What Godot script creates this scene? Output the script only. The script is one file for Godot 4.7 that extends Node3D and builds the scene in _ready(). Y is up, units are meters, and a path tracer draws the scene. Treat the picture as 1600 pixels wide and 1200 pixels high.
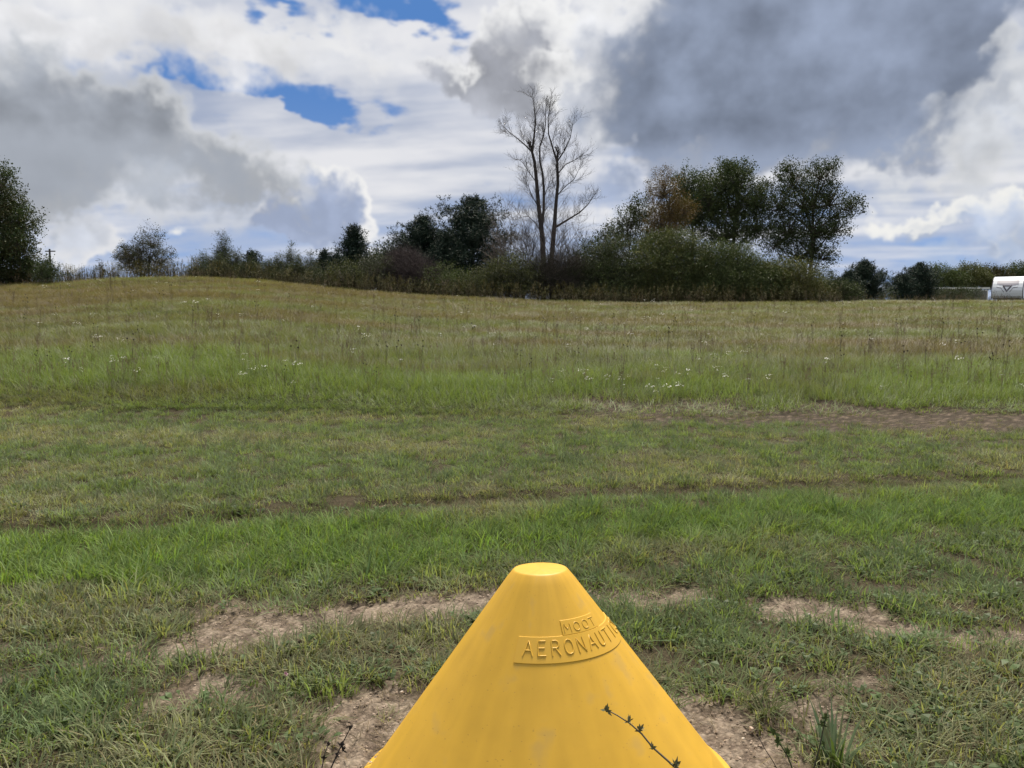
extends Node3D
# A grassy airfield edge with a yellow cone marker, a rising meadow and a hedge of trees under broken cloud.

const F := 1250.0            # focal length in photo pixels (1600 x 1200)
const EYE := 1.48
const EXPO := 5.0
var pitch := atan(115.0 / 1250.0)
var rng := RandomNumberGenerator.new()
var n_a := FastNoiseLite.new()
var n_b := FastNoiseLite.new()
var n_c := FastNoiseLite.new()
var names := {}

# ------------------------------------------------------------------ helpers
class MB:
	var v := PackedVector3Array()
	var n := PackedVector3Array()
	var c := PackedColorArray()
	var uv := PackedVector2Array()
	var i := PackedInt32Array()
	func tri(a: Vector3, b: Vector3, d: Vector3, col := Color(1, 1, 1)) -> void:
		var k := v.size()
		var nn := (d - a).cross(b - a).normalized()
		v.append(a); v.append(b); v.append(d)
		for q in 3:
			n.append(nn); c.append(col); uv.append(Vector2.ZERO)
			i.append(k + q)
	func quad(a: Vector3, b: Vector3, d: Vector3, e: Vector3, col := Color(1, 1, 1)) -> void:
		var k := v.size()
		var nn := (d - a).cross(b - a).normalized()
		v.append(a); v.append(b); v.append(d); v.append(e)
		for q in 4:
			n.append(nn); c.append(col); uv.append(Vector2.ZERO)
		for q in [0, 1, 2, 0, 2, 3]:
			i.append(k + q)
	func box(lo: Vector3, hi: Vector3, col := Color(1, 1, 1)) -> void:
		var p := []
		for q in 8:
			p.append(Vector3(hi.x if q & 1 else lo.x, hi.y if q & 2 else lo.y, hi.z if q & 4 else lo.z))
		for s in [[0, 2, 3, 1], [5, 7, 6, 4], [4, 6, 2, 0], [1, 3, 7, 5], [2, 6, 7, 3], [4, 0, 1, 5]]:
			quad(p[s[0]], p[s[1]], p[s[2]], p[s[3]], col)
	func tube(pts: PackedVector3Array, radii: PackedFloat32Array, sides := 6, col := Color(1, 1, 1)) -> void:
		var k := v.size()
		var m := pts.size()
		var side := Vector3.ZERO
		for q in m:
			var t := (pts[mini(q + 1, m - 1)] - pts[maxi(q - 1, 0)]).normalized()
			if side == Vector3.ZERO:
				side = t.cross(Vector3(0.31, 0.2, 0.93)).normalized()
			side = (side - t * side.dot(t)).normalized()
			var other := t.cross(side)
			for s in sides:
				var a := TAU * s / sides
				var nn := side * cos(a) + other * sin(a)
				v.append(pts[q] + nn * radii[q]); n.append(nn); c.append(col)
				uv.append(Vector2(float(s) / sides, q))
		for q in m - 1:
			for s in sides:
				var a := k + q * sides + s
				var b := k + q * sides + (s + 1) % sides
				i.append(a); i.append(b + sides); i.append(b)
				i.append(a); i.append(a + sides); i.append(b + sides)
	func mesh(m: Material) -> ArrayMesh:
		var arr := []
		arr.resize(Mesh.ARRAY_MAX)
		arr[Mesh.ARRAY_VERTEX] = v
		arr[Mesh.ARRAY_NORMAL] = n
		arr[Mesh.ARRAY_COLOR] = c
		arr[Mesh.ARRAY_TEX_UV] = uv
		arr[Mesh.ARRAY_INDEX] = i
		var out := ArrayMesh.new()
		if v.size() > 0:
			out.add_surface_from_arrays(Mesh.PRIMITIVE_TRIANGLES, arr)
			out.surface_set_material(0, m)
		return out

func numbered(called: String) -> String:
	var k: int = names.get(called, 0)
	names[called] = k + 1
	return called if k == 0 else "%s_%03d" % [called, k]

func tag(o: Node, label: String, category: String, group := "", kind := "") -> Node:
	if label: o.set_meta("label", label)
	if category: o.set_meta("category", category)
	if group: o.set_meta("group", group)
	if kind: o.set_meta("kind", kind)
	return o

func thing(called: String, label: String, category: String, at: Vector3, group := "") -> Node3D:
	var o := Node3D.new()
	o.name = numbered(called)
	o.position = at
	add_child(o)
	tag(o, label, category, group)
	return o

func part(called: String, m: Mesh, parent: Node) -> MeshInstance3D:
	var o := MeshInstance3D.new()
	o.name = called
	o.mesh = m
	parent.add_child(o, true)
	return o

func flat(col: Color, rough := 0.8) -> StandardMaterial3D:      # col is linear
	var m := StandardMaterial3D.new()
	m.albedo_color = col.linear_to_srgb()
	m.roughness = rough
	return m

func leafy(rough := 0.6, back := Color(0.55, 0.6, 0.3)) -> StandardMaterial3D:
	var m := StandardMaterial3D.new()
	m.vertex_color_use_as_albedo = true
	m.roughness = rough
	m.metallic_specular = 0.3
	m.cull_mode = BaseMaterial3D.CULL_DISABLED
	if back.r > 0.0:
		m.backlight_enabled = true
		m.backlight = back
	return m

func bark_mat() -> StandardMaterial3D:
	var m := StandardMaterial3D.new()
	m.vertex_color_use_as_albedo = true
	m.roughness = 0.9
	return m

func noise_tex(sd: int, freq: float, lo: float, hi: float, normal := false, strength := 4.0) -> NoiseTexture2D:
	var fn := FastNoiseLite.new()
	fn.seed = sd
	fn.noise_type = FastNoiseLite.TYPE_SIMPLEX
	fn.frequency = freq
	fn.fractal_octaves = 5
	var t := NoiseTexture2D.new()
	t.width = 512
	t.height = 512
	t.seamless = true
	t.noise = fn
	if normal:
		t.as_normal_map = true
		t.bump_strength = strength
	else:
		var g := Gradient.new()
		g.set_color(0, Color(lo, lo, lo))
		g.set_color(1, Color(hi, hi, hi))
		t.color_ramp = g
	return t

# photo pixel -> point at that distance along the lens axis
func unproj(px: float, py: float, depth: float) -> Vector3:
	var u := (600.0 - py) / F * depth
	return Vector3((px - 800.0) / F * depth, EYE + u * cos(pitch) - depth * sin(pitch), -(depth * cos(pitch) + u * sin(pitch)))

# photo pixel -> point at that horizontal distance d
func at(px: float, py: float, d: float) -> Vector3:
	var v := (600.0 - py) / F
	var depth := d / (cos(pitch) + v * sin(pitch))
	return unproj(px, py, depth)

# photo pixel -> point on the level ground before the field
func gp(px: float, py: float) -> Vector2:
	var a := unproj(px, py, 1.0) - Vector3(0, EYE, 0)
	var k := -EYE / a.y
	return Vector2(a.x * k, -a.z * k)     # x, distance

func lin(r: float, g: float, b: float) -> Color:
	return Color(r / 255.0, g / 255.0, b / 255.0).srgb_to_linear()

# ------------------------------------------------------------------ terrain
var crest := [[-900, 452], [0, 449], [100, 447], [200, 440], [300, 438], [400, 442], [500, 453], [600, 461], [700, 467], [850, 473], [1000, 476], [1300, 475], [1600, 474], [2500, 470]]

func crest_height(x: float, d: float) -> float:
	var px := 800.0 + F * x / maxf(d, 1.0)
	var y: float = crest[0][1]
	for k in crest.size() - 1:
		if px >= crest[k][0] and px < crest[k + 1][0]:
			var t: float = (px - crest[k][0]) / float(crest[k + 1][0] - crest[k][0])
			y = lerpf(crest[k][1], crest[k + 1][1], t)
	if px >= crest[-1][0]:
		y = crest[-1][1]
	return EYE + (485.0 - y) / F * 40.0

func base_height(x: float, d: float) -> float:
	if d < 9.5:
		return 0.0
	var s := clampf((d - 9.5) / 30.5, 0.0, 1.0)
	var prof := s * (1.18 - 0.18 * s * s) if s > 0.12 else s * 1.18 * smoothstep(0.0, 0.12, s)
	if s > 0.75:
		prof = lerpf(prof, 1.0, smoothstep(0.75, 1.0, s))
	var xx := x if d < 40.0 else x * 40.0 / d
	var top := crest_height(xx, minf(d, 40.0))
	if d > 40.0:
		var px := 800.0 + F * xx / 40.0
		var on := EYE + (top - EYE) * minf(d, 115.0) / 40.0       # the slope goes on beyond the hedge
		var off := top - 0.022 * minf(d - 40.0, 60.0)             # the hill falls away behind its crest
		return lerpf(off, on, smoothstep(430.0, 600.0, px))
	return top * prof

func ground(x: float, z: float) -> float:
	var d := -z
	var y := base_height(x, d)
	if d > 0.5 and d < 200.0:
		var rough := 0.018 + 0.05 * smoothstep(11.0, 16.0, d)
		y += n_a.get_noise_2d(x * 2.2, z * 2.2) * rough
	return y

# ------------------------------------------------------------------ what grows where on the near lawn
var dirt_arcs := []
var lush_line := []
var rut_line := []
var soil_line := []
var cone_at := Vector2(0.1, 2.45)
var g_bare := 0.0
var g_lush := 0.0
var g_rut := 0.0
var g_soil := 0.0
var g_tone := 0.0

func line_dist(p: Vector2, pts: Array) -> float:
	var best := 1e9
	for k in pts.size() - 1:
		var a: Vector2 = pts[k]
		var b: Vector2 = pts[k + 1]
		var ab := b - a
		var t := clampf((p - a).dot(ab) / ab.length_squared(), 0.0, 1.0)
		best = minf(best, p.distance_squared_to(a + ab * t))
	return sqrt(best)

func survey(x: float, d: float) -> void:
	g_bare = 0.0; g_lush = 0.0; g_rut = 0.0; g_soil = 0.0
	var p := Vector2(x, d)
	var na := n_a.get_noise_2d(x * 9.0 + 40.0, d * 9.0)          # about 0.3 m patches
	var nb := n_b.get_noise_2d(x * 40.0, d * 40.0)               # crumbs
	g_tone = n_a.get_noise_2d(x * 3.0 + 300.0, d * 5.0)
	if d < 5.2:
		var r := p.distance_to(cone_at)
		var ang := atan2(p.y - cone_at.y, p.x - cone_at.x)
		var reach := 0.89 + 0.24 * na + 0.16 * nb
		if p.y > cone_at.y + 0.40 and absf(p.x - cone_at.x) < 0.5:
			reach -= 0.24
		g_bare = smoothstep(reach + 0.06, reach - 0.06, r)
		for a in dirt_arcs:
			var q := line_dist(p, a[0])
			var w: float = a[1] * (1.0 + 0.9 * na) + 0.11 * nb
			g_bare = maxf(g_bare, a[2] * smoothstep(w + 0.05, w - 0.04, q))
		g_bare = maxf(g_bare, 0.75 * smoothstep(0.30, 0.55, na + 0.25 * nb) * smoothstep(4.6, 3.6, d))
	if d > 3.0 and d < 8.5:
		g_lush = smoothstep(0.95, 0.15, line_dist(p, lush_line) + 0.45 * na + 0.25 * g_tone) * (1.0 - g_bare)
		g_rut = smoothstep(0.30, 0.05, line_dist(p, rut_line) + 0.12 * na)
	if d > 6.0 and d < 14.0:
		var q2 := line_dist(p, soil_line)
		g_soil = smoothstep(1.15, 0.45, q2 + 1.5 * na + 0.6 * nb) * smoothstep(-0.6, 2.0, x + 0.8 * na)
		g_soil = maxf(g_soil, smoothstep(0.06, 0.36, na + 0.3 * g_tone + 0.2 * nb) * 0.95 * smoothstep(1.2, 3.2, x) * smoothstep(8.0, 9.4, d) * smoothstep(12.2, 11.0, d))

func field_edge(x: float) -> float:       # where mowing stops
	return 11.0 + 0.035 * x * x * 0.2 - 0.05 * x + 0.35 * n_a.get_noise_1d(x * 3.0)

# ------------------------------------------------------------------ sky
var sky_u := FastNoiseLite.new()
var sky_w := FastNoiseLite.new()
var clouds := []

func to_uv(px: float, py: float) -> Vector2:
	var a := (unproj(px, py, 1.0) - Vector3(0, EYE, 0)).normalized()
	return Vector2(800.0 + rad_to_deg(atan2(a.x, -a.z)) * 21.8, 485.0 - rad_to_deg(asin(a.y)) * 21.8)

class Cloud:
	var e := PackedFloat32Array()      # centre x, y, radii, cos, sin of each lobe
	var dark: Color
	var light: Color
	var soft: float
	var depth: float
	var to: Vector2
	var rim: float
	var box := Rect2()
	var warp: float
	var op: float
	func puff(px: float, py: float) -> float:
		var best := -999.0
		for k in range(0, e.size(), 6):
			var qx := px - e[k]
			var qy := py - e[k + 1]
			var c := e[k + 4]
			var s := e[k + 5]
			var x := (qx * c + qy * s) / e[k + 2]
			var y := (qy * c - qx * s) / e[k + 3]
			var f := (1.0 - sqrt(x * x + y * y)) * minf(e[k + 2], e[k + 3])
			if f > best:
				best = f
		return best

func cloud(ell: Array, dark: Color, light: Color, soft: float, depth: float, toward: Vector2, rim: float, warp := 1.0, opacity := 1.0, frame := true) -> void:
	var o := Cloud.new()
	for e in ell:
		var c := to_uv(e[0], e[1]) if frame else Vector2(e[0], e[1])
		var rot: float = deg_to_rad(e[4]) if e.size() > 4 else 0.0
		o.e.append_array(PackedFloat32Array([c.x, c.y, e[2], e[3], cos(rot), sin(rot)]))
		var big: float = maxf(e[2], e[3]) * 1.15 + 70.0
		var r := Rect2(c - Vector2(big, big), Vector2(big, big) * 2.0)
		o.box = r if o.box.size == Vector2.ZERO else o.box.merge(r)
	o.dark = dark; o.light = light; o.soft = soft; o.depth = depth; o.to = toward
	o.rim = rim; o.warp = warp; o.op = opacity
	clouds.append(o)

func sky_color(az: float, el: float, near_clouds: Array) -> Color:
	var e := deg_to_rad(el)
	var a := deg_to_rad(az)
	var dir := Vector3(sin(a) * cos(e), sin(e), -cos(a) * cos(e))
	var p := Vector2(800.0 + az * 21.8, 485.0 - el * 21.8)
	# clear air
	var col := lin(146, 176, 222).lerp(lin(88, 134, 198), smoothstep(1.0, 17.0, el))
	# high streaky sheet, in a plane above the ground
	var k := 1.0 / (maxf(dir.y, 0.0) + 0.09)
	var g := Vector3(dir.x * k, 0.0, dir.z * k)
	var s1 := sky_u.get_noise_3d(g.x * 11.0 + g.z * 4.0, g.z * 26.0 - g.x * 6.0, 3.0)
	var s2 := sky_u.get_noise_3d(g.x * 34.0 + g.z * 9.0, g.z * 70.0 - g.x * 18.0, 50.0)
	var wide := sky_w.get_noise_3d(dir.x * 120.0, dir.y * 260.0, dir.z * 120.0)
	var cover := 0.82 + 0.50 * s1 + 0.14 * s2 + 0.35 * wide
	var hw := sky_w.get_noise_3d(dir.x * 420.0, dir.y * 900.0 + 60.0, dir.z * 420.0)
	var hv := sky_w.get_noise_3d(dir.x * 420.0 + 50.0, dir.y * 900.0, dir.z * 420.0)
	cover += 0.5 * hv + 0.35 * hw
	for h in range(0, holes.size(), 7):
		var hx := p.x - holes[h] + hw * 60.0
		var hy := p.y - holes[h + 1] + hv * 34.0
		var x := (hx * holes[h + 4] + hy * holes[h + 5]) / holes[h + 2]
		var y := (hy * holes[h + 4] - hx * holes[h + 5]) / holes[h + 3]
		cover -= holes[h + 6] * exp(-(x * x + y * y))
	var sheet := lin(164, 175, 198).lerp(lin(232, 232, 235), smoothstep(-0.5, 0.6, s1 * 0.9 + s2 * 0.35 + 0.45 * wide - 0.04 + 0.006 * el))
	sheet = sheet.lerp(lin(170, 188, 221), 0.75 * smoothstep(9.5, 1.5, el + 5.0 * s1))
	col = col.lerp(sheet, smoothstep(0.05, 0.60, cover) * 0.97)
	# heaped clouds, farthest first
	var w1 := Vector2(sky_w.get_noise_3d(dir.x * 330.0, dir.y * 330.0, dir.z * 330.0), sky_w.get_noise_3d(dir.x * 330.0 + 91.0, dir.y * 330.0, dir.z * 330.0 + 37.0))
	var w2 := Vector2(sky_w.get_noise_3d(dir.x * 1300.0, dir.y * 1300.0, dir.z * 1300.0), sky_w.get_noise_3d(dir.x * 1300.0 + 71.0, dir.y * 1300.0, dir.z * 1300.0 + 17.0))
	var tex := sky_w.get_noise_3d(dir.x * 560.0, dir.y * 700.0 + 200.0, dir.z * 560.0)
	for c: Cloud in near_clouds:
		var qx := p.x + (w1.x * 62.0 + w2.x * 26.0) * c.warp
		var qy := p.y + (w1.y * 62.0 + w2.y * 26.0) * c.warp
		var f := c.puff(qx, qy)
		if f <= 0.0:
			continue
		var alpha := smoothstep(0.0, c.soft, f) * c.op
		var t := smoothstep(0.0, c.depth, f + 22.0 * tex)
		var facing := 1.0
		if f < c.depth * 1.2:
			facing = (f - c.puff(qx + c.to.x * 24.0, qy + c.to.y * 24.0)) / 24.0
			t = lerpf(t, 1.0, minf(c.rim, 1.0) * smoothstep(0.35, -0.35, facing))
		var body := c.light.lerp(c.dark * (1.0 + 0.20 * tex + 0.06 * w2.x + 0.40 * w1.x + 0.30 * wide), t)
		if f < c.depth * 1.2:
			body = body.lerp(c.light, clampf(facing, 0.0, 1.0) * c.rim * smoothstep(c.depth * 1.2, 0.0, f))
		col = col.lerp(body, alpha)
	# low clouds are seen through more air and are paler
	var lum := (col.r + col.g + col.b) / 3.0
	if el < 12.0 and lum < 0.43:
		col = col.lerp(col * ((0.43 + 0.25 * (lum - 0.43)) / lum), smoothstep(12.0, 9.6, el))
	return col

var holes := PackedFloat32Array()

func hole(px: float, py: float, rx: float, ry: float, rot: float, amount: float) -> void:
	var c := to_uv(px, py)
	holes.append_array(PackedFloat32Array([c.x, c.y, rx, ry, cos(deg_to_rad(rot)), sin(deg_to_rad(rot)), amount]))

var strips := []

func sky_strip(n: int, wide: int, x0: int, x1: int, y0: int, y1: int) -> void:
	var deg := 360.0 / wide
	var ty := y0 + n * 8
	var rows := mini(8, y1 - ty)
	var w := x1 - x0
	var out := PackedFloat32Array()
	out.resize(w * rows * 3)
	for tx in range(x0, x1, 32):
		var near := []
		var a0 := tx * deg
		if a0 >= 180.0:
			a0 -= 360.0
		var tile := Rect2(800.0 + a0 * 21.8, 485.0 - (90.0 - ty * deg) * 21.8, 32.0 * deg * 21.8, 8.0 * deg * 21.8)
		for c in clouds:
			if tile.intersects((c as Cloud).box):
				near.append(c)
		for y in rows:
			for x in range(tx, mini(tx + 32, x1)):
				var c := sky_color(a0 + (x - tx + 0.5) * deg, maxf(90.0 - (ty + y + 0.5) * deg, 0.0), near)
				var k := (y * w + x - x0) * 3
				out[k] = c.r
				out[k + 1] = c.g
				out[k + 2] = c.b
	strips[n] = out.to_byte_array()

func fill_sky(img: Image, x0: int, x1: int, y0: int, y1: int) -> void:
	var wide := img.get_width()
	var n := ceili((y1 - y0) / 8.0)
	strips = []
	strips.resize(n)
	var job := WorkerThreadPool.add_group_task(sky_strip.bind(wide, x0, x1, y0, y1), n)
	WorkerThreadPool.wait_for_group_task_completion(job)
	for k in n:
		var rows := mini(8, y1 - y0 - k * 8)
		var part_ := Image.create_from_data(x1 - x0, rows, false, Image.FORMAT_RGBF, strips[k])
		if x0 >= 0:
			img.blit_rect(part_, Rect2i(0, 0, x1 - x0, rows), Vector2i(x0, y0 + k * 8))
		else:
			img.blit_rect(part_, Rect2i(0, 0, -x0, rows), Vector2i(wide + x0, y0 + k * 8))
			img.blit_rect(part_, Rect2i(-x0, 0, x1, rows), Vector2i(0, y0 + k * 8))

func make_sky() -> ImageTexture:
	sky_u.seed = 11
	sky_u.frequency = 0.045
	sky_u.fractal_octaves = 5
	sky_w.seed = 5
	sky_w.frequency = 0.03
	sky_w.fractal_octaves = 5
	hole(400, 122, 170, 18, 9, 1.25)
	hole(470, 155, 80, 14, 14, 0.9)
	hole(610, 12, 130, 24, 12, 1.3)
	hole(450, 18, 70, 18, 12, 0.9)
	hole(935, 72, 50, 18, 5, 1.0)
	hole(1500, 405, 160, 22, 0, 0.6)
	hole(220, 425, 300, 22, 0, 0.5)
	var up := Vector2(0.35, -0.94)
	# streaky lit sheet under the left bank
	cloud([[150, 300, 330, 42, 4]], lin(208, 210, 214), lin(222, 222, 222), 40, 60, up, 0.2, 0.8, 0.75)
	cloud([[330, 65, 330, 55, 7], [560, 75, 180, 40, 10], [120, 50, 240, 60, 0]], lin(222, 222, 224), lin(242, 242, 242), 45, 60, up, 0.3, 0.8, 0.9)
	cloud([[1540, 180, 110, 150, 20], [1480, 250, 160, 45, -8]], lin(206, 209, 214), lin(240, 239, 234), 60, 70, Vector2(-0.5, -0.8), 0.5, 1.2, 0.9)
	# low heaps along the right horizon
	cloud([[1430, 345, 70, 26, 0], [1520, 340, 60, 30, 0], [1600, 355, 70, 50, 0]], lin(188, 200, 222), lin(243, 242, 238), 14, 34, Vector2(-0.2, -1), 1.0, 0.8)
	cloud([[1540, 400, 150, 24, 0]], lin(158, 178, 212), lin(190, 204, 226), 22, 30, up, 0.3, 0.8, 0.8)
	# cloud heads low on the left
	cloud([[118, 366, 56, 34, 0], [95, 378, 46, 18, 0]], lin(200, 205, 216), lin(230, 230, 232), 10, 30, Vector2(0.6, 0.6), 0.7, 0.6)
	cloud([[270, 360, 18, 8, 0]], lin(225, 226, 230), lin(236, 236, 236), 8, 20, up, 0.5, 0.5)
	cloud([[960, 300, 80, 45, 10]], lin(160, 174, 202), lin(184, 194, 214), 40, 40, up, 0.2, 1.0, 0.8)
	cloud([[440, 335, 66, 34, 0], [495, 325, 84, 52, 0], [548, 330, 42, 58, -10], [515, 288, 50, 30, 15]], lin(160, 172, 198), lin(243, 242, 241), 9, 24, Vector2(0.85, -0.5), 1.3, 0.55)
	# grey bank on the left
	cloud([[60, 205, 180, 108, 8], [200, 212, 170, 86, 10], [320, 238, 150, 66, 14], [415, 262, 110, 44, 14], [-60, 200, 190, 120, 0], [60, 125, 70, 62, 0]], lin(162, 168, 178), lin(214, 216, 219), 34, 58, up, 0.6, 0.9)
	# heap left of the dark cloud
	cloud([[905, 60, 95, 60, 0], [960, 20, 110, 50, 0]], lin(226, 227, 230), lin(246, 246, 246), 30, 60, up, 0.6, 1.0, 0.85)
	cloud([[795, 90, 90, 72, 0], [735, 112, 84, 42, -10], [835, 135, 84, 62, 0], [845, 55, 76, 58, 0]], lin(166, 169, 178), lin(244, 244, 244), 18, 62, Vector2(0.8, -0.6), 1.1, 0.8)
	# the big dark cloud
	cloud([[1150, 115, 270, 135, 0], [1290, 55, 255, 155, -12], [995, 186, 130, 72, 0], [1190, 218, 290, 58, 0], [1340, 205, 150, 70, -14], [1420, 60, 150, 120, -20], [1180, -40, 200, 140, 0], [1400, -40, 200, 140, 0]], lin(136, 147, 168), lin(220, 222, 227), 34, 50, Vector2(-0.8, -0.5), 1.0, 0.8)
	cloud([[1575, 150, 40, 60, 25], [1590, 60, 50, 30, -30]], lin(165, 173, 188), lin(215, 217, 220), 22, 50, up, 0.4, 1.1, 0.8)
	# the same kinds of cloud all the way round
	var r := RandomNumberGenerator.new()
	r.seed = 77
	for k in 95:
		var az := r.randf_range(40.0, 320.0)
		var el := 4.0 + 78.0 * r.randf() * r.randf()
		if k >= 70:
			az = r.randf_range(-40.0, 40.0)
			el = r.randf_range(31.0, 80.0)
		if az > 180.0:
			az -= 360.0
		var u := 800.0 + az * 21.8
		var v := 485.0 - el * 21.8
		var big := r.randf_range(0.5, 1.2) * (0.45 + el / 45.0)
		var st := 1.0 / maxf(cos(deg_to_rad(el)), 0.25)
		var ell := []
		for j in 5:
			ell.append([u + r.randf_range(-170, 170) * big * st, v + r.randf_range(-50, 50) * big, r.randf_range(90, 190) * big * st, r.randf_range(45, 85) * big, r.randf_range(-14, 14)])
		var grey := r.randf()
		cloud(ell, lin(132, 142, 161).lerp(lin(205, 208, 215), grey), lin(238, 238, 238), 24, 70, up, 0.7, 1.1, 0.95, false)
	var wide := 4096
	var high := 2048
	var img := Image.create(512, 256, false, Image.FORMAT_RGBF)
	img.fill(Color(0.10, 0.11, 0.08))
	fill_sky(img, 0, 512, 0, 130)
	img.resize(wide, high, Image.INTERPOLATE_CUBIC)
	fill_sky(img, -400, 400, int((90.0 - 22.0) / 180.0 * high), int(90.3 / 180.0 * high))
	return ImageTexture.create_from_image(img)

# ------------------------------------------------------------------ grass
func blade(mb: MB, root: Vector3, dir: float, h: float, lean: float, w: float, col: Color, segs := 3) -> void:
	var out := Vector3(cos(dir), 0, sin(dir))
	var side := Vector3(-sin(dir), 0, cos(dir)) * w * 0.5
	var k := mb.v.size()
	var nn := (Vector3(0, 0.55, 0) - out * 0.6).normalized()
	for s in segs:
		var t := float(s) / segs
		var p := root + Vector3(0, h * (t - 0.28 * lean * t * t), 0) + out * h * lean * t * t
		var ww := 1.0 - 0.55 * t * t
		for q in [-1.0, 1.0]:
			mb.v.append(p + side * ww * q)
			mb.n.append((nn + side.normalized() * 0.35 * q).normalized())
			mb.c.append(col)
			mb.uv.append(Vector2.ZERO)
	mb.v.append(root + Vector3(0, h * (1.0 - 0.28 * lean), 0) + out * h * lean)
	mb.n.append(nn); mb.c.append(col); mb.uv.append(Vector2.ZERO)
	for s in segs - 1:
		var a := k + s * 2
		for q in [a, a + 3, a + 1, a, a + 2, a + 3]:
			mb.i.append(q)
	var b := k + (segs - 1) * 2
	mb.i.append(b); mb.i.append(b + 2); mb.i.append(b + 1)

func tuft(sd: int, count: int, radius: float, h0: float, h1: float, w: float, lean0: float, lean1: float, dead: float, mat: Material, segs := 3, flow := 0.0) -> ArrayMesh:
	var r := RandomNumberGenerator.new()
	r.seed = sd
	var mb := MB.new()
	for k in count:
		var a := r.randf() * TAU
		var q := sqrt(r.randf()) * radius
		var col := Color(1, 1, 1) * r.randf_range(0.7, 1.3)
		col.r *= r.randf_range(0.85, 1.25)
		var h := r.randf_range(h0, h1)
		if r.randf() < dead:
			col = Color(2.3, 1.45, 1.9) * r.randf_range(0.65, 1.15)
			h *= 0.8
		var dir := a + r.randf_range(-1.2, 1.2)
		if r.randf() < flow:
			dir = r.randf_range(-0.9, 0.9)
		blade(mb, Vector3(cos(a) * q, -0.008, sin(a) * q), dir, h, r.randf_range(lean0, lean1), w * r.randf_range(0.6, 1.35), col, segs)
	return mb.mesh(mat)

var tinted := {}

func tinted_piece(leaf: String, k: int, col: Color) -> ArrayMesh:
	var key := "%s%d_%s" % [leaf, k, col.to_html()]
	if not tinted.has(key):
		var arr: Array = kit[leaf][k].surface_get_arrays(0)
		var cs: PackedColorArray = arr[Mesh.ARRAY_COLOR]
		for q in cs.size():
			cs[q] = Color(cs[q].r * col.r, cs[q].g * col.g, cs[q].b * col.b)
		arr[Mesh.ARRAY_COLOR] = cs
		var m := ArrayMesh.new()
		m.add_surface_from_arrays(Mesh.PRIMITIVE_TRIANGLES, arr)
		tinted[key] = m
	return tinted[key]

class Crown:           # many pieces joined into one mesh
	var st := SurfaceTool.new()
	var n := 0
	func _init() -> void:
		st.begin(Mesh.PRIMITIVE_TRIANGLES)
	func add(t: Transform3D, piece: ArrayMesh) -> void:
		st.append_from(piece, 0, t)
		n += 1

func crown_part(called: String, c: Crown, m: Material, parent: Node) -> void:
	var mesh := c.st.commit()
	mesh.surface_set_material(0, m)
	tris += mesh.surface_get_array_index_len(0) / 3
	part(called, mesh, parent)

var tris := 0
var shades := [0.78, 1.0, 1.24]

class Crowd:           # copies of one mesh
	var buf := PackedFloat32Array()
	var n := 0
	func put(p: Vector3, turn: float, s: Vector3, col: Color, tilt := Vector2.ZERO) -> void:
		var b := Basis.from_euler(Vector3(tilt.x, turn, tilt.y)).scaled_local(s)
		add(Transform3D(b, p), col)
	func add(t: Transform3D, col: Color) -> void:
		var b := t.basis
		buf.append_array(PackedFloat32Array([b.x.x, b.y.x, b.z.x, t.origin.x, b.x.y, b.y.y, b.z.y, t.origin.y, b.x.z, b.y.z, b.z.z, t.origin.z, col.r, col.g, col.b, 1.0]))
		n += 1

func crowd_node(called: String, c: Crowd, m: Mesh, parent: Node) -> MultiMeshInstance3D:
	var mm := MultiMesh.new()
	mm.transform_format = MultiMesh.TRANSFORM_3D
	mm.use_colors = true
	mm.mesh = m
	mm.instance_count = c.n
	mm.buffer = c.buf
	var o := MultiMeshInstance3D.new()
	o.name = called
	o.multimesh = mm
	parent.add_child(o, true)
	return o

func stuff(called: String, crowds: Array, meshes: Array, label: String, category: String) -> void:
	var o := Node3D.new()
	o.name = numbered(called)
	add_child(o)
	tag(o, label, category, "", "stuff")
	for k in meshes.size():
		if crowds[k].n > 0:
			tag(crowd_node("tufts" if meshes.size() > 1 else "cover", crowds[k], meshes[k], o), "", "", "", "stuff")

func crowds_for(n: int) -> Array:
	var out := []
	for k in n:
		out.append(Crowd.new())
	return out

func in_view(x: float, d: float) -> bool:
	return absf(x) < 0.70 * d + 0.9

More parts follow.
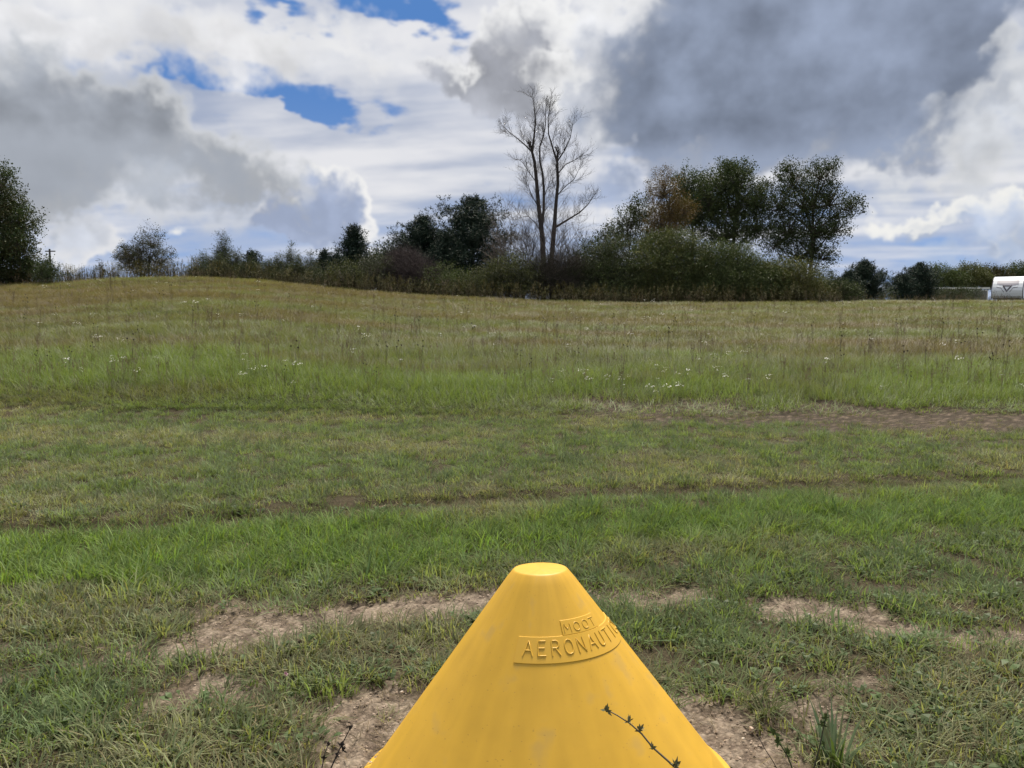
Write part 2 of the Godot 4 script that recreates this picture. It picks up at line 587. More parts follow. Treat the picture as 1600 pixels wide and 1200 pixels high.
func plant_grass() -> void:
	var gm := leafy(0.5, Color(0.9, 0.92, 0.62))
	rng.seed = 4242
	# meshes
	var mown := []
	for k in 6:
		mown.append(tuft(100 + k, 30, 0.075, 0.03, 0.085, 0.0045, 0.25, 1.5, 0.20, gm))
	var lush := []
	for k in 4:
		lush.append(tuft(200 + k, 34, 0.08, 0.05, 0.12, 0.0048, 0.3, 1.3, 0.06, gm))
	var field := []
	for k in 5:
		field.append(tuft(300 + k, 60, 0.28, 0.12, 0.42, 0.0055, 0.2, 1.2, 0.16, gm))
	var flatweed := []
	for k in 3:
		flatweed.append(rosette(400 + k, gm))
	var straw := []
	for k in 2:
		straw.append(litter(500 + k, gm))
	var c_mown := crowds_for(6)
	var c_lush := crowds_for(4)
	var c_field := crowds_for(5)
	var c_weed := crowds_for(3)
	var c_straw := crowds_for(2)
	var mown_g := Color(0.178, 0.235, 0.108)
	var mown_y := Color(0.275, 0.278, 0.165)
	var lush_g := Color(0.178, 0.262, 0.078)
	var d := 1.55
	while d < 12.6:
		var cell := 0.046 + 0.0036 * d
		var x := -(0.70 * d + 0.9)
		while x < 0.70 * d + 0.9:
			var px := x + rng.randf_range(-0.5, 0.5) * cell
			var pd := d + rng.randf_range(-0.5, 0.5) * cell
			x += cell
			if Vector2(px, pd).distance_to(cone_at) < 0.50 or pd > field_edge(px) + 0.25:
				continue
			survey(px, pd)
			var pos := Vector3(px, ground(px, -pd) - g_rut * 0.035, -pd)
			var bare := maxf(g_bare, g_soil * 0.93)
			var coin := rng.randf()
			if coin < bare * 0.985:
				if rng.randf() < 0.10:
					c_straw[rng.randi() % 2].put(pos + Vector3(0, 0.004, 0), rng.randf() * TAU, Vector3.ONE * rng.randf_range(0.6, 1.2), Color(0.20, 0.155, 0.085) * rng.randf_range(0.5, 1.2))
				continue
			var clump := n_b.get_noise_2d(px * 5.0 + 31.0, pd * 5.0)
			var dry := smoothstep(-0.25, 0.45, g_tone + 0.7 * clump + rng.randf_range(-0.25, 0.25))
			var col := mown_g.lerp(mown_y, dry)
			col = col.lerp(lush_g, g_lush)
			col = col * rng.randf_range(0.6, 1.35)
			col = col.lerp(Color(0.085, 0.09, 0.03), 0.6 * g_rut)
			col = col.lerp(Color(0.12, 0.10, 0.06), 0.6 * g_soil)
			if rng.randf() < smoothstep(0.02, 0.42, clump - 0.3 * g_tone + 0.3 * n_b.get_noise_2d(px * 16.0, pd * 16.0)) * 0.85 * (1.0 - 0.7 * g_lush):
				continue
			var s := rng.randf_range(0.75, 1.3) * (1.0 - 0.45 * g_rut) * (1.0 - 0.35 * bare) * (1.0 - 0.5 * clump)
			if rng.randf() < g_lush * 0.58:
				c_lush[rng.randi() % 4].put(pos, rng.randf_range(-0.6, 0.6), Vector3(s, s, s) * rng.randf_range(0.8, 1.15), col, Vector2(rng.randf_range(-0.2, 0.2), rng.randf_range(-0.2, 0.2)))
			else:
				c_mown[rng.randi() % 6].put(pos, rng.randf() * TAU, Vector3(s, s * rng.randf_range(0.7, 1.25), s), col, Vector2(rng.randf_range(-0.2, 0.2), rng.randf_range(-0.2, 0.2)))
			if pd < 6.0 and g_lush < 0.3 and rng.randf() < 0.10 + 0.22 * smoothstep(0.4, 1.4, px) * smoothstep(4.4, 3.4, pd):
				c_weed[rng.randi() % 3].put(pos, rng.randf() * TAU, Vector3.ONE * rng.randf_range(0.6, 1.4), Color(0.085, 0.125, 0.050) * rng.randf_range(0.8, 1.3))
			if rng.randf() < 0.09:
				c_straw[rng.randi() % 2].put(pos + Vector3(0, 0.02, 0), rng.randf() * TAU, Vector3.ONE * rng.randf_range(0.6, 1.2), Color(0.24, 0.19, 0.10) * rng.randf_range(0.5, 1.2), Vector2(rng.randf_range(-0.3, 0.3), rng.randf_range(-0.3, 0.3)))
		d += cell
	stuff("mown_grass", c_mown, mown, "short mown grass with dry blades around the cone and across the strip", "grass")
	stuff("lush_grass", c_lush, lush, "band of bright green longer grass crossing behind the cone", "grass")
	stuff("low_weeds", c_weed, flatweed, "small flat broad-leaved weeds growing in the short grass", "weeds")
	stuff("straw_litter", c_straw, straw, "dry straw bits lying on soil and grass", "straw")
	# the unmown field
	var clods := []
	var cm := leafy(0.95, Color(0, 0, 0))
	for k in 3:
		var r := RandomNumberGenerator.new()
		r.seed = 950 + k
		var mb := MB.new()
		var ring := []
		for q in 5:
			ring.append(Vector3(cos(q * TAU / 5) * r.randf_range(0.7, 1.2), r.randf_range(-0.1, 0.3), sin(q * TAU / 5) * r.randf_range(0.7, 1.2)))
		for q in 5:
			mb.tri(ring[q], Vector3(r.randf_range(-0.2, 0.2), 0.75, 0), ring[(q + 1) % 5])
			mb.tri(ring[(q + 1) % 5], Vector3(0, -0.6, 0), ring[q])
		clods.append(mb.mesh(cm))
	var c_clod := crowds_for(3)
	for k in 60000:
		var pd := rng.randf_range(1.6, 4.6)
		var px := rng.randf_range(-1.0, 1.0) * (0.7 * pd + 0.9)
		survey(px, pd)
		if rng.randf() < g_bare * 0.8 and Vector2(px, pd).distance_to(cone_at) > 0.56:
			var sz := 0.0018 + 0.006 * pow(rng.randf(), 5.0)
			c_clod[k % 3].put(Vector3(px, ground(px, -pd) - 0.008 + sz * 0.2, -pd), rng.randf() * TAU, Vector3(sz, sz * 0.8, sz), Color(0.27, 0.205, 0.15).lerp(Color(0.38, 0.31, 0.25), rng.randf()) * rng.randf_range(0.6, 1.2))
	stuff("soil_crumbs", c_clod, clods, "loose crumbs and grit scattered over the bare soil", "soil")
	var f_green := Color(0.165, 0.222, 0.082)
	var f_olive := Color(0.162, 0.184, 0.106)
	var f_brown := Color(0.160, 0.128, 0.088)
	d = 10.4
	while d < 84.0:
		var cell := 0.115 + 0.0042 * d
		var x := -(0.70 * d + 0.9)
		while x < 0.70 * d + 0.9:
			var px := x + rng.randf_range(-0.5, 0.5) * cell
			var pd := d + rng.randf_range(-0.5, 0.5) * cell
			x += cell
			var edge := field_edge(px)
			if pd < edge or (pd > 50.0 and px < 0.32 * pd):
				continue
			survey(px, pd)
			if rng.randf() < g_soil * 0.9:
				continue
			var n1 := n_a.get_noise_2d(px * 0.8, pd * 2.2)
			var n2 := n_a.get_noise_2d(px * 2.5 + 80.0, pd * 6.0)
			var tall := smoothstep(edge + 0.1, edge + 1.2, pd)
			var n3 := n_a.get_noise_2d(px * 0.35 + 17.0, pd * 3.4)
			var browner := smoothstep(16.0, 27.0, pd + 7.0 * n1) * lerpf(0.85, 0.35, smoothstep(-8.0, 6.0, px)) + 0.6 * n2 + 0.4 * n1 + 1.1 * n3
			var col := f_green.lerp(f_olive, smoothstep(12.0, 17.0, pd + 4.0 * n1 + 3.0 * n2))
			col = col.lerp(f_brown, clampf(browner, 0.0, 0.9))
			col = col * rng.randf_range(0.8, 1.22)
			var s := lerpf(0.28, 0.70, tall) * (1.0 + 0.25 * n2) * rng.randf_range(0.75, 1.2) * lerpf(1.0, 0.6, smoothstep(14.0, 22.0, pd))
			var wide := clampf(cell / 0.17, 1.0, 2.2)
			c_field[rng.randi() % 5].put(Vector3(px, ground(px, -pd), -pd), rng.randf() * TAU, Vector3(wide, s, wide), col, Vector2(rng.randf_range(-0.12, 0.12), rng.randf_range(-0.12, 0.12)))
		d += cell
	stuff("meadow_grass", c_field, field, "tall unmown olive and brown meadow grass on the rising field", "grass")

func rosette(sd: int, m: Material) -> ArrayMesh:
	var r := RandomNumberGenerator.new()
	r.seed = sd
	var mb := MB.new()
	for k in 11:
		var a := r.randf() * TAU
		var l := r.randf_range(0.018, 0.042)
		var w := l * r.randf_range(0.28, 0.45)
		var out := Vector3(cos(a), r.randf_range(0.15, 0.7), sin(a)).normalized()
		var side := out.cross(Vector3.UP).normalized()
		var root := Vector3(cos(a), 0.4, sin(a)) * r.randf_range(0.004, 0.045)
		var col := Color(1, 1, 1) * r.randf_range(0.7, 1.35)
		var mid := root + out * l * 0.55 + Vector3(0, 0.004, 0)
		mb.tri(root, mid + side * w, mid, col)
		mb.tri(root, mid, mid - side * w, col)
		mb.tri(mid, mid + side * w, root + out * l, col)
		mb.tri(mid, root + out * l, mid - side * w, col)
	return mb.mesh(m)

func litter(sd: int, m: Material) -> ArrayMesh:
	var r := RandomNumberGenerator.new()
	r.seed = sd
	var mb := MB.new()
	for k in 9:
		var a := r.randf() * TAU
		var l := r.randf_range(0.02, 0.09)
		var p := Vector3(r.randf_range(-0.06, 0.06), r.randf_range(0.0, 0.008), r.randf_range(-0.06, 0.06))
		var t := Vector3(cos(a), r.randf_range(-0.05, 0.12), sin(a)) * l
		var s := Vector3(-sin(a), 0.2, cos(a)) * r.randf_range(0.0008, 0.002)
		mb.quad(p - s, p + s, p + t + s * 0.6, p + t - s * 0.6, Color(1, 1, 1) * r.randf_range(0.6, 1.4))
	return mb.mesh(m)

# ------------------------------------------------------------------ foliage pieces
func leaf_cluster(sd: int, count: int, radius: float, l: float, w: float, up: float, m: Material) -> ArrayMesh:
	var r := RandomNumberGenerator.new()
	r.seed = sd
	var mb := MB.new()
	for k in count:
		# leaves set along two or three short shoots
		var sh := k % 3
		var ax := Vector3(sin(sh * 2.1 + sd) * 0.55, 1.0, cos(sh * 2.1 + sd) * 0.55).normalized()
		var p := ax * r.randf_range(-0.2, 1.35) * radius + Vector3(r.randfn(), r.randfn(), r.randfn()) * radius * 0.17
		var out := (Vector3(r.randfn(), r.randfn() + up, r.randfn()) + ax * 0.6).normalized()
		var side := out.cross(Vector3(r.randfn(), r.randfn(), r.randfn())).normalized()
		var ll := l * r.randf_range(0.6, 1.25)
		var ww := w * r.randf_range(0.6, 1.2) * 0.5
		var col := Color(1, 1, 1) * r.randf_range(0.65, 1.35)
		var fold := out.cross(side) * ww * 0.5
		var mid := p + out * ll * 0.45
		mb.tri(p, mid + side * ww + fold, p + out * ll, col)
		mb.tri(p, p + out * ll, mid - side * ww + fold, col)
	return mb.mesh(m)

func needle_cluster(sd: int, m: Material) -> ArrayMesh:
	var r := RandomNumberGenerator.new()
	r.seed = sd
	var mb := MB.new()
	for sh in 3:
		var axis := Vector3(r.randfn() * 0.6, 1.0, r.randfn() * 0.6).normalized()
		var root := Vector3(r.randfn(), r.randfn() * 0.3, r.randfn()) * 0.10
		for k in 11:
			var t := r.randf()
			var p := root + axis * t * 0.30
			var out := (Vector3(r.randfn(), r.randfn(), r.randfn()).normalized() + axis * 0.9).normalized()
			var side := out.cross(Vector3(r.randfn(), r.randfn(), r.randfn())).normalized() * 0.014
			mb.tri(p - side, p + out * r.randf_range(0.09, 0.15), p + side, Color(1, 1, 1) * r.randf_range(0.6, 1.4))
	return mb.mesh(m)

func twig_cluster(sd: int, m: Material) -> ArrayMesh:
	var r := RandomNumberGenerator.new()
	r.seed = sd
	var mb := MB.new()
	for k in 16:
		var p := Vector3(r.randfn(), r.randfn() * 0.6, r.randfn()) * 0.16
		var out := Vector3(r.randfn() * 0.6, 1.0 + r.randfn() * 0.5, r.randfn() * 0.6).normalized()
		var side := out.cross(Vector3(r.randfn(), r.randfn(), r.randfn())).normalized() * r.randf_range(0.003, 0.007)
		mb.tri(p - side, p + out * r.randf_range(0.25, 0.6), p + side, Color(1, 1, 1) * r.randf_range(0.7, 1.3))
	return mb.mesh(m)

var kit := {}

func curve_to(a: Vector3, b: Vector3, sag: float, n := 4) -> PackedVector3Array:
	var out := PackedVector3Array()
	for k in n + 1:
		var t := float(k) / n
		out.append(a.lerp(b, t) + Vector3(rng.randfn() * 0.02, sag * sin(t * PI), rng.randfn() * 0.02) * a.distance_to(b) * 0.5)
	return out

# a plant with stems and a crown; lobes are [px, py, rx, ry] in photo pixels as seen at distance d
func lobe_plant(called: String, label: String, category: String, group: String, base_px: float, d: float, lobes: Array, leaf: String, cols: Array, dens := 0.16, shell := 0.35, stems := 1, stem_r := 0.09, bark := Color(0.10, 0.085, 0.07), size := 1.0) -> Node3D:
	var bx := (base_px - 800.0) / F * d
	var base := Vector3(bx, ground(bx, -d) - 0.03, -d)
	var o := thing(called, label, category, base, group)
	var mb := MB.new()
	var crown := Crown.new()
	var centres := []
	var low := 1e9
	var high := -1e9
	for l in lobes:
		var c := at(l[0], l[1], d) - base
		var rx: float = l[2] / F * d
		var ry: float = l[3] / F * d
		c.z += rng.randf_range(-0.5, 0.5) * rx
		centres.append([c, Vector3(rx, ry, (rx + ry) * 0.5)])
		low = minf(low, c.y - ry)
		high = maxf(high, c.y + ry)
	# stems from the ground into the crown
	for s in stems:
		var target: Vector3 = centres[s % centres.size()][0]
		if stems == 1:
			var sum := Vector3.ZERO
			for c in centres:
				sum += c[0]
			target = sum / centres.size()
			target.y = lerpf(target.y, high, 0.5)
		var root := Vector3(rng.randfn() * 0.12 * (stems - 1), 0, rng.randfn() * 0.12 * (stems - 1)).limit_length(0.5)
		var pts := curve_to(root, target, 0.0, 5)
		var rad := PackedFloat32Array()
		for q in pts.size():
			rad.append(lerpf(stem_r, stem_r * 0.25, float(q) / (pts.size() - 1)))
		pts[0] = root
		mb.tube(pts, rad, 7, bark * rng.randf_range(0.85, 1.15))
		if stems == 1:
			for c in centres:
				var from := pts[clampi(int(remap(c[0].y - c[1].y, 0.0, maxf(target.y, 0.1), 0.0, 5.0)), 1, 4)]
				mb.tube(curve_to(from, c[0], 0.08, 4), PackedFloat32Array([stem_r * 0.45, stem_r * 0.38, stem_r * 0.3, stem_r * 0.22, stem_r * 0.15]), 5, bark)
	for k in centres.size():
		var c: Vector3 = centres[k][0]
		var r: Vector3 = centres[k][1]
		var n := int(lobes[k][2] * lobes[k][3] * dens * (lobes[k][4] if lobes[k].size() > 4 else 1.0)) + 3
		for j in n:
			var u := Vector3(rng.randfn(), rng.randfn(), rng.randfn()).normalized()
			var q := lerpf(shell, 1.0, pow(rng.randf(), 0.55))
			var wob := 1.0 + 0.38 * n_a.get_noise_3d(c.x * 30.0 + u.x * 26.0, c.y * 30.0 + u.y * 26.0, u.z * 26.0)
			var p := c + u * r * q * wob
			if p.y < 0.03:
				p.y = rng.randf_range(0.03, 0.3)
			if j % 4 == 0:
				mb.tube(PackedVector3Array([c.lerp(p, 0.1) - Vector3(0, r.y * 0.25, 0), c.lerp(p, 0.6), p]), PackedFloat32Array([stem_r * 0.16 + 0.004, stem_r * 0.1 + 0.003, 0.003]), 3, bark)
			var axis := (u * 0.8 + Vector3(rng.randfn() * 0.4, 0.7, rng.randfn() * 0.4)).normalized()
			var b := Basis(Quaternion(Vector3.UP, axis)) * Basis(Vector3.UP, rng.randf() * TAU)
			b = b.scaled_local(Vector3.ONE * rng.randf_range(0.7, 1.3) * size)
			var col: Color = cols[rng.randi() % cols.size()]
			crown.add(Transform3D(b, p), tinted_piece(leaf, rng.randi() % 3, col * shades[rng.randi() % 3]))
	part("trunk" if stems == 1 else "stems", mb.mesh(kit.bark), o)
	crown_part("crown" if leaf != "twig" else "twigs", crown, kit[leaf][0].surface_get_material(0), o)
	return o

# conifer with whorls of upswept branches
func pine(label: String, group: String, px: float, top: float, half: float, d: float, cols: Array, full := 1.0, taper := 1.75) -> void:
	var bx := (px - 800.0) / F * d
	var base := Vector3(bx, ground(bx, -d) - 0.03, -d)
	var h := at(px, top, d).y - base.y
	var wide := half / F * d
	var o := thing("pine_tree", label, "pine tree", base, group)
	var mb := MB.new()
	mb.tube(PackedVector3Array([Vector3.ZERO, Vector3(0.02, h * 0.5, 0), Vector3(0, h * 0.97, 0)]), PackedFloat32Array([0.02 * h + 0.03, 0.012 * h + 0.02, 0.01]), 7, Color(0.09, 0.075, 0.06))
	var crown := Crown.new()
	var y := h * 0.06
	while y < h * 0.985:
		var t := y / h
		var reach := wide * minf(1.0, (1.0 - t) * taper + 0.06) * (0.75 + 0.25 * smoothstep(0.0, 0.2, t))
		var nb := 7 if t < 0.8 else 5
		var spin := rng.randf() * TAU
		for k in nb:
			var a := spin + TAU * k / nb + rng.randf_range(-0.3, 0.3)
			var l := reach * (rng.randf_range(0.5, 1.25) + (0.25 if rng.randf() < 0.15 else 0.0)) * (1.0 + 0.45 * n_a.get_noise_2d(a * 9.0 + px, y * 22.0))
			var rise := rng.randf_range(0.2, 0.75) * l
			var from := Vector3(0, y, 0)
			var tip := from + Vector3(cos(a) * l, rise, sin(a) * l)
			var mid := from.lerp(tip, 0.5) - Vector3(0, 0.10 * l, 0)
			mb.tube(PackedVector3Array([from, mid, tip]), PackedFloat32Array([0.012 + 0.006 * l, 0.009, 0.004]), 4, Color(0.08, 0.065, 0.05))
			var steps := int((3.0 + l * 5.0) * full)
			for s in steps:
				var q := lerpf(0.25, 1.0, (s + rng.randf()) / steps)
				var p := from.lerp(mid, q * 2.0) if q < 0.5 else mid.lerp(tip, q * 2.0 - 1.0)
				p += Vector3(rng.randfn(), rng.randfn() * 0.6, rng.randfn()) * 0.07 * (1.0 + l)
				var axis := Vector3(cos(a) * 0.5 + rng.randfn() * 0.25, 0.9, sin(a) * 0.5 + rng.randfn() * 0.25).normalized()
				var b := Basis(Quaternion(Vector3.UP, axis)) * Basis(Vector3.UP, rng.randf() * TAU)
				var col: Color = cols[rng.randi() % cols.size()]
				crown.add(Transform3D(b.scaled_local(Vector3.ONE * rng.randf_range(0.8, 1.3)), p), tinted_piece("needle", rng.randi() % 3, col * shades[rng.randi() % 3]))
		y += maxf(0.16, h * 0.042) * rng.randf_range(0.7, 1.3)
	for k in 4:
		crown.add(Transform3D(Basis(Vector3.UP, k).scaled_local(Vector3.ONE * 0.8), Vector3(0, h * (0.93 + 0.02 * k), 0)), tinted_piece("needle", k % 3, cols[0]))
	part("trunk", mb.mesh(kit.bark), o)
	crown_part("crown", crown, kit.needle[0].surface_get_material(0), o)

# leafy upright sapling: whips with leaves along them
func sapling(label: String, group: String, px: float, top: float, half: float, d: float, cols: Array, whips: int, leaf := "willow", called := "sapling", per := 26) -> void:
	var bx := (px - 800.0) / F * d
	var base := Vector3(bx, ground(bx, -d) - 0.03, -d)
	var h := at(px, top, d).y - base.y
	var wide := half / F * d
	var o := thing(called, label, "sapling" if called == "sapling" else "shrub", base, group)
	var mb := MB.new()
	var crown := Crown.new()
	for w in whips:
		var a := rng.randf() * TAU
		var hh := h * (1.0 if w == 0 else rng.randf_range(0.5, 0.92))
		var lean := 0.0 if w == 0 else rng.randf_range(0.2, 1.0) * wide
		var tip := Vector3(cos(a) * lean, hh, sin(a) * lean)
		var root := Vector3(cos(a), 0, sin(a)) * minf(0.25, lean * 0.3)
		var pts := curve_to(root, tip, 0.03, 5)
		pts[0] = root
		mb.tube(pts, PackedFloat32Array([0.018, 0.015, 0.012, 0.009, 0.006, 0.003]), 4, Color(0.10, 0.085, 0.065))
		for k in int(per * hh / 1.5):
			var t := lerpf(0.12, 1.0, rng.randf())
			var p := root.lerp(tip, t)
			var spread := wide * 0.34 * (1.15 - t) + 0.05
			var q := Vector3(rng.randfn(), rng.randfn() * 0.5, rng.randfn()) * spread
			var axis := (Vector3(q.x, absf(q.y) + spread, q.z)).normalized()
			if k % 3 == 0:
				mb.tube(PackedVector3Array([p - Vector3(0, spread * 0.8, 0), p + q]), PackedFloat32Array([0.006, 0.003]), 3, Color(0.10, 0.085, 0.065))
			var b := Basis(Quaternion(Vector3.UP, axis)) * Basis(Vector3.UP, rng.randf() * TAU)
			var col: Color = cols[rng.randi() % cols.size()]
			crown.add(Transform3D(b.scaled_local(Vector3.ONE * rng.randf_range(0.45, 0.85)), p + q), tinted_piece(leaf, rng.randi() % 3, col * shades[rng.randi() % 3]))
	part("stems", mb.mesh(kit.bark), o)
	crown_part("foliage", crown, kit[leaf][0].surface_get_material(0), o)

# ------------------------------------------------------------------ the bare tree
func sprout(mb: MB, from: Vector3, dir: Vector3, l: float, r: float, level: int, col: Color) -> void:
	var pts := PackedVector3Array([from])
	var rad := PackedFloat32Array([r])
	var p := from
	var v := dir
	var n := 5 if level < 2 else 3
	for k in n:
		v = (v + Vector3(rng.randfn() * 0.10, 0.08 + rng.randfn() * 0.07, rng.randfn() * 0.10)).normalized()
		p += v * l / n
		pts.append(p)
		rad.append(lerpf(r, r * 0.3, float(k + 1) / n))
		if level < 3:
			for q in (2 if level > 0 else 1):
				if rng.randf() < 0.9:
					var s := v.cross(Vector3(rng.randfn(), rng.randfn(), rng.randfn())).normalized()
					sprout(mb, p, (v * 0.75 + s * rng.randf_range(0.5, 0.9) + Vector3(0, 0.15, 0)).normalized(), l * rng.randf_range(0.35, 0.6), r * 0.55, level + 1, col)
	mb.tube(pts, rad, 5 if level < 1 else 3, col)

func bare_tree() -> void:
	var d := 44.0
	var bx := (850.0 - 800.0) / F * d
	var base := Vector3(bx, ground(bx, -d) - 0.05, -d)
	var o := thing("bare_tree", "tall leafless tree with two dark trunks rising above the bushes", "tree", base)
	var col := Color(0.050, 0.043, 0.039)
	var k := 1.0 / 3.1575
	# [points in the traced crop, radius at start, radius at end, depth drift]
	var leaders := [
		["trunk", [[472, 1080], [470, 900], [466, 800], [460, 740], [448, 650], [438, 530], [427, 420], [415, 372]], 0.17, 0.075, 0.0],
		["trunk", [[515, 1080], [512, 890], [520, 790], [526, 720], [531, 640], [541, 530], [537, 415]], 0.16, 0.07, 0.3],
		["limb", [[462, 745], [472, 660], [473, 560], [466, 480], [452, 415], [452, 350], [470, 300], [480, 240], [478, 180]], 0.085, 0.016, 0.9],
		["limb", [[415, 372], [424, 300], [432, 220], [426, 150], [420, 95]], 0.07, 0.012, -0.3],
		["limb", [[415, 372], [385, 340], [345, 302], [300, 262], [268, 222]], 0.045, 0.010, -0.8],
		["limb", [[537, 415], [516, 350], [496, 285], [492, 215], [505, 130]], 0.06, 0.012, 0.4],
		["limb", [[537, 420], [570, 372], [600, 310], [612, 240]], 0.045, 0.010, 0.9],
		["limb", [[541, 480], [580, 432], [630, 405], [668, 372]], 0.035, 0.008, -0.5],
		["limb", [[536, 590], [575, 545], [620, 510], [640, 470]], 0.03, 0.008, 0.7],
		["limb", [[530, 742], [585, 708], [650, 668], [690, 630], [720, 588]], 0.065, 0.012, -0.6],
		["limb", [[444, 640], [415, 590], [395, 540], [372, 500]], 0.028, 0.007, 0.5],
		["limb", [[436, 520], [400, 470], [370, 420], [345, 395]], 0.028, 0.007, -0.6],
		["limb", [[472, 600], [495, 540], [515, 470]], 0.025, 0.007, 0.4],
		["limb", [[462, 770], [430, 720], [395, 690], [350, 700]], 0.03, 0.007, 0.6],
	]
	for a in leaders:
		var pts := PackedVector3Array()
		var rad := PackedFloat32Array()
		var m: int = a[1].size()
		for q in m:
			var t := float(q) / (m - 1)
			var p := at(700.0 + a[1][q][0] * k, 120.0 + a[1][q][1] * k, d) - base
			p.z += a[4] * t * t
			if q == 0 and a[0] == "trunk":
				p.y = 0.0
			pts.append(p)
			rad.append(lerpf(a[2], a[3], t))
		var mb := MB.new()
		mb.tube(pts, rad, 8, col)
		var limb := part(a[0], mb.mesh(kit.bark), o)
		var tw := MB.new()
		for q in range(1, m):
			var t := float(q) / (m - 1)
			if a[0] == "trunk" and q < 4:
				continue
			var v := (pts[q] - pts[q - 1])
			var seg := v.length()
			v = v.normalized()
			var count := int(seg * (5.0 if a[0] == "limb" else 2.6)) + 1
			for s in count:
				var side := v.cross(Vector3(rng.randfn(), rng.randfn(), rng.randfn())).normalized()
				sprout(tw, pts[q - 1].lerp(pts[q], rng.randf()), (v * 0.7 + side * 0.8 + Vector3(0, 0.25, 0)).normalized(), rng.randf_range(0.6, 1.45) * (1.0 - 0.4 * t), 0.010, 1, col * rng.randf_range(1.0, 1.5))
		sprout(tw, pts[m - 1], (pts[m - 1] - pts[m - 2]).normalized(), 0.5, a[3], 1, col)
		tag(part("twigs", tw.mesh(kit.bark), limb), "", "", "", "stuff")

func bare_shrub(label: String, px: float, top: float, half: float, d: float, n: int, col: Color) -> void:
	var bx := (px - 800.0) / F * d
	var base := Vector3(bx, ground(bx, -d) - 0.03, -d)
	var h := at(px, top, d).y - base.y
	var wide := half / F * d
	var o := thing("bare_shrub", label, "shrub", base, "leafless shrubs round the tall bare tree")
	for k in n:
		var mb := MB.new()
		var a := rng.randf() * TAU
		var lean := wide / h * rng.randf_range(0.1, 1.0)
		sprout(mb, Vector3(cos(a), 0, sin(a)) * 0.15, Vector3(cos(a) * lean, 1.0, sin(a) * lean).normalized(), h * rng.randf_range(0.65, 0.95), 0.028, 0, col * rng.randf_range(0.85, 1.3))
		part("stem", mb.mesh(kit.bark), o)

# ------------------------------------------------------------------ cone marker
const AL := 0.6405          # 36.7 degrees
const RT := 0.0864
const CH := 0.678

func cone_point(th: float, h: float, off := 0.0) -> Vector3:
	var r := RT + h * tan(AL)
	return Vector3(r * sin(th), CH - h, r * cos(th)) + Vector3(cos(AL) * sin(th), sin(AL), cos(AL) * cos(th)) * off

func lathe(prof: Array, sides: int, m: Material) -> ArrayMesh:      # [radius, y] from the top down; a repeated point makes a crease
	var mb := MB.new()
	var n := prof.size()
	var run := 0.0
	for k in n:
		var p := Vector2(prof[k][0], prof[k][1])
		var a := p - Vector2(prof[k - 1][0], prof[k - 1][1]) if k > 0 else Vector2.ZERO
		var b := Vector2(prof[k + 1][0], prof[k + 1][1]) - p if k < n - 1 else Vector2.ZERO
		run += a.length()
		var t := a.normalized() + b.normalized()
		if a.length() < 1e-6: t = b
		if b.length() < 1e-6: t = a
		var nn := Vector2(-t.y, t.x).normalized()
		for s in sides + 1:
			var th := TAU * s / sides + PI
			mb.v.append(Vector3(p.x * sin(th), p.y, p.x * cos(th)))
			mb.n.append(Vector3(nn.x * sin(th), nn.y, nn.x * cos(th)))
			mb.c.append(Color(1, 1, 1))
			mb.uv.append(Vector2(float(s) / sides, run / 0.8))
	for k in n - 1:
		for s in sides:
			var a := k * (sides + 1) + s
			var b := a + sides + 1
			for q in [a, b + 1, b, a, a + 1, b + 1]:
				mb.i.append(q)
	return mb.mesh(m)

func cone_plate(t0: float, t1: float, h0: float, h1: float, thick: float, m: Material) -> ArrayMesh:
	var mb := MB.new()
	var n := 40
	var bev := 0.0022
	for k in n:
		var a := deg_to_rad(lerpf(t0, t1, float(k) / n))
		var b := deg_to_rad(lerpf(t0, t1, float(k + 1) / n))
		var rows := [[h0 - bev, -0.001], [h0, thick], [h1, thick], [h1 + bev, -0.001]]
		for r in 3:
			mb.quad(cone_point(a, rows[r][0], rows[r][1]), cone_point(b, rows[r][0], rows[r][1]), cone_point(b, rows[r + 1][0], rows[r + 1][1]), cone_point(a, rows[r + 1][0], rows[r + 1][1]))
	for t in [[t0, -0.35], [t1, 0.35]]:
		var a := deg_to_rad(t[0])
		var b := deg_to_rad(t[0] + t[1])
		mb.quad(cone_point(a, h0, thick), cone_point(a, h1, thick), cone_point(b, h1, -0.001), cone_point(b, h0, -0.001))
	return mb.mesh(m)

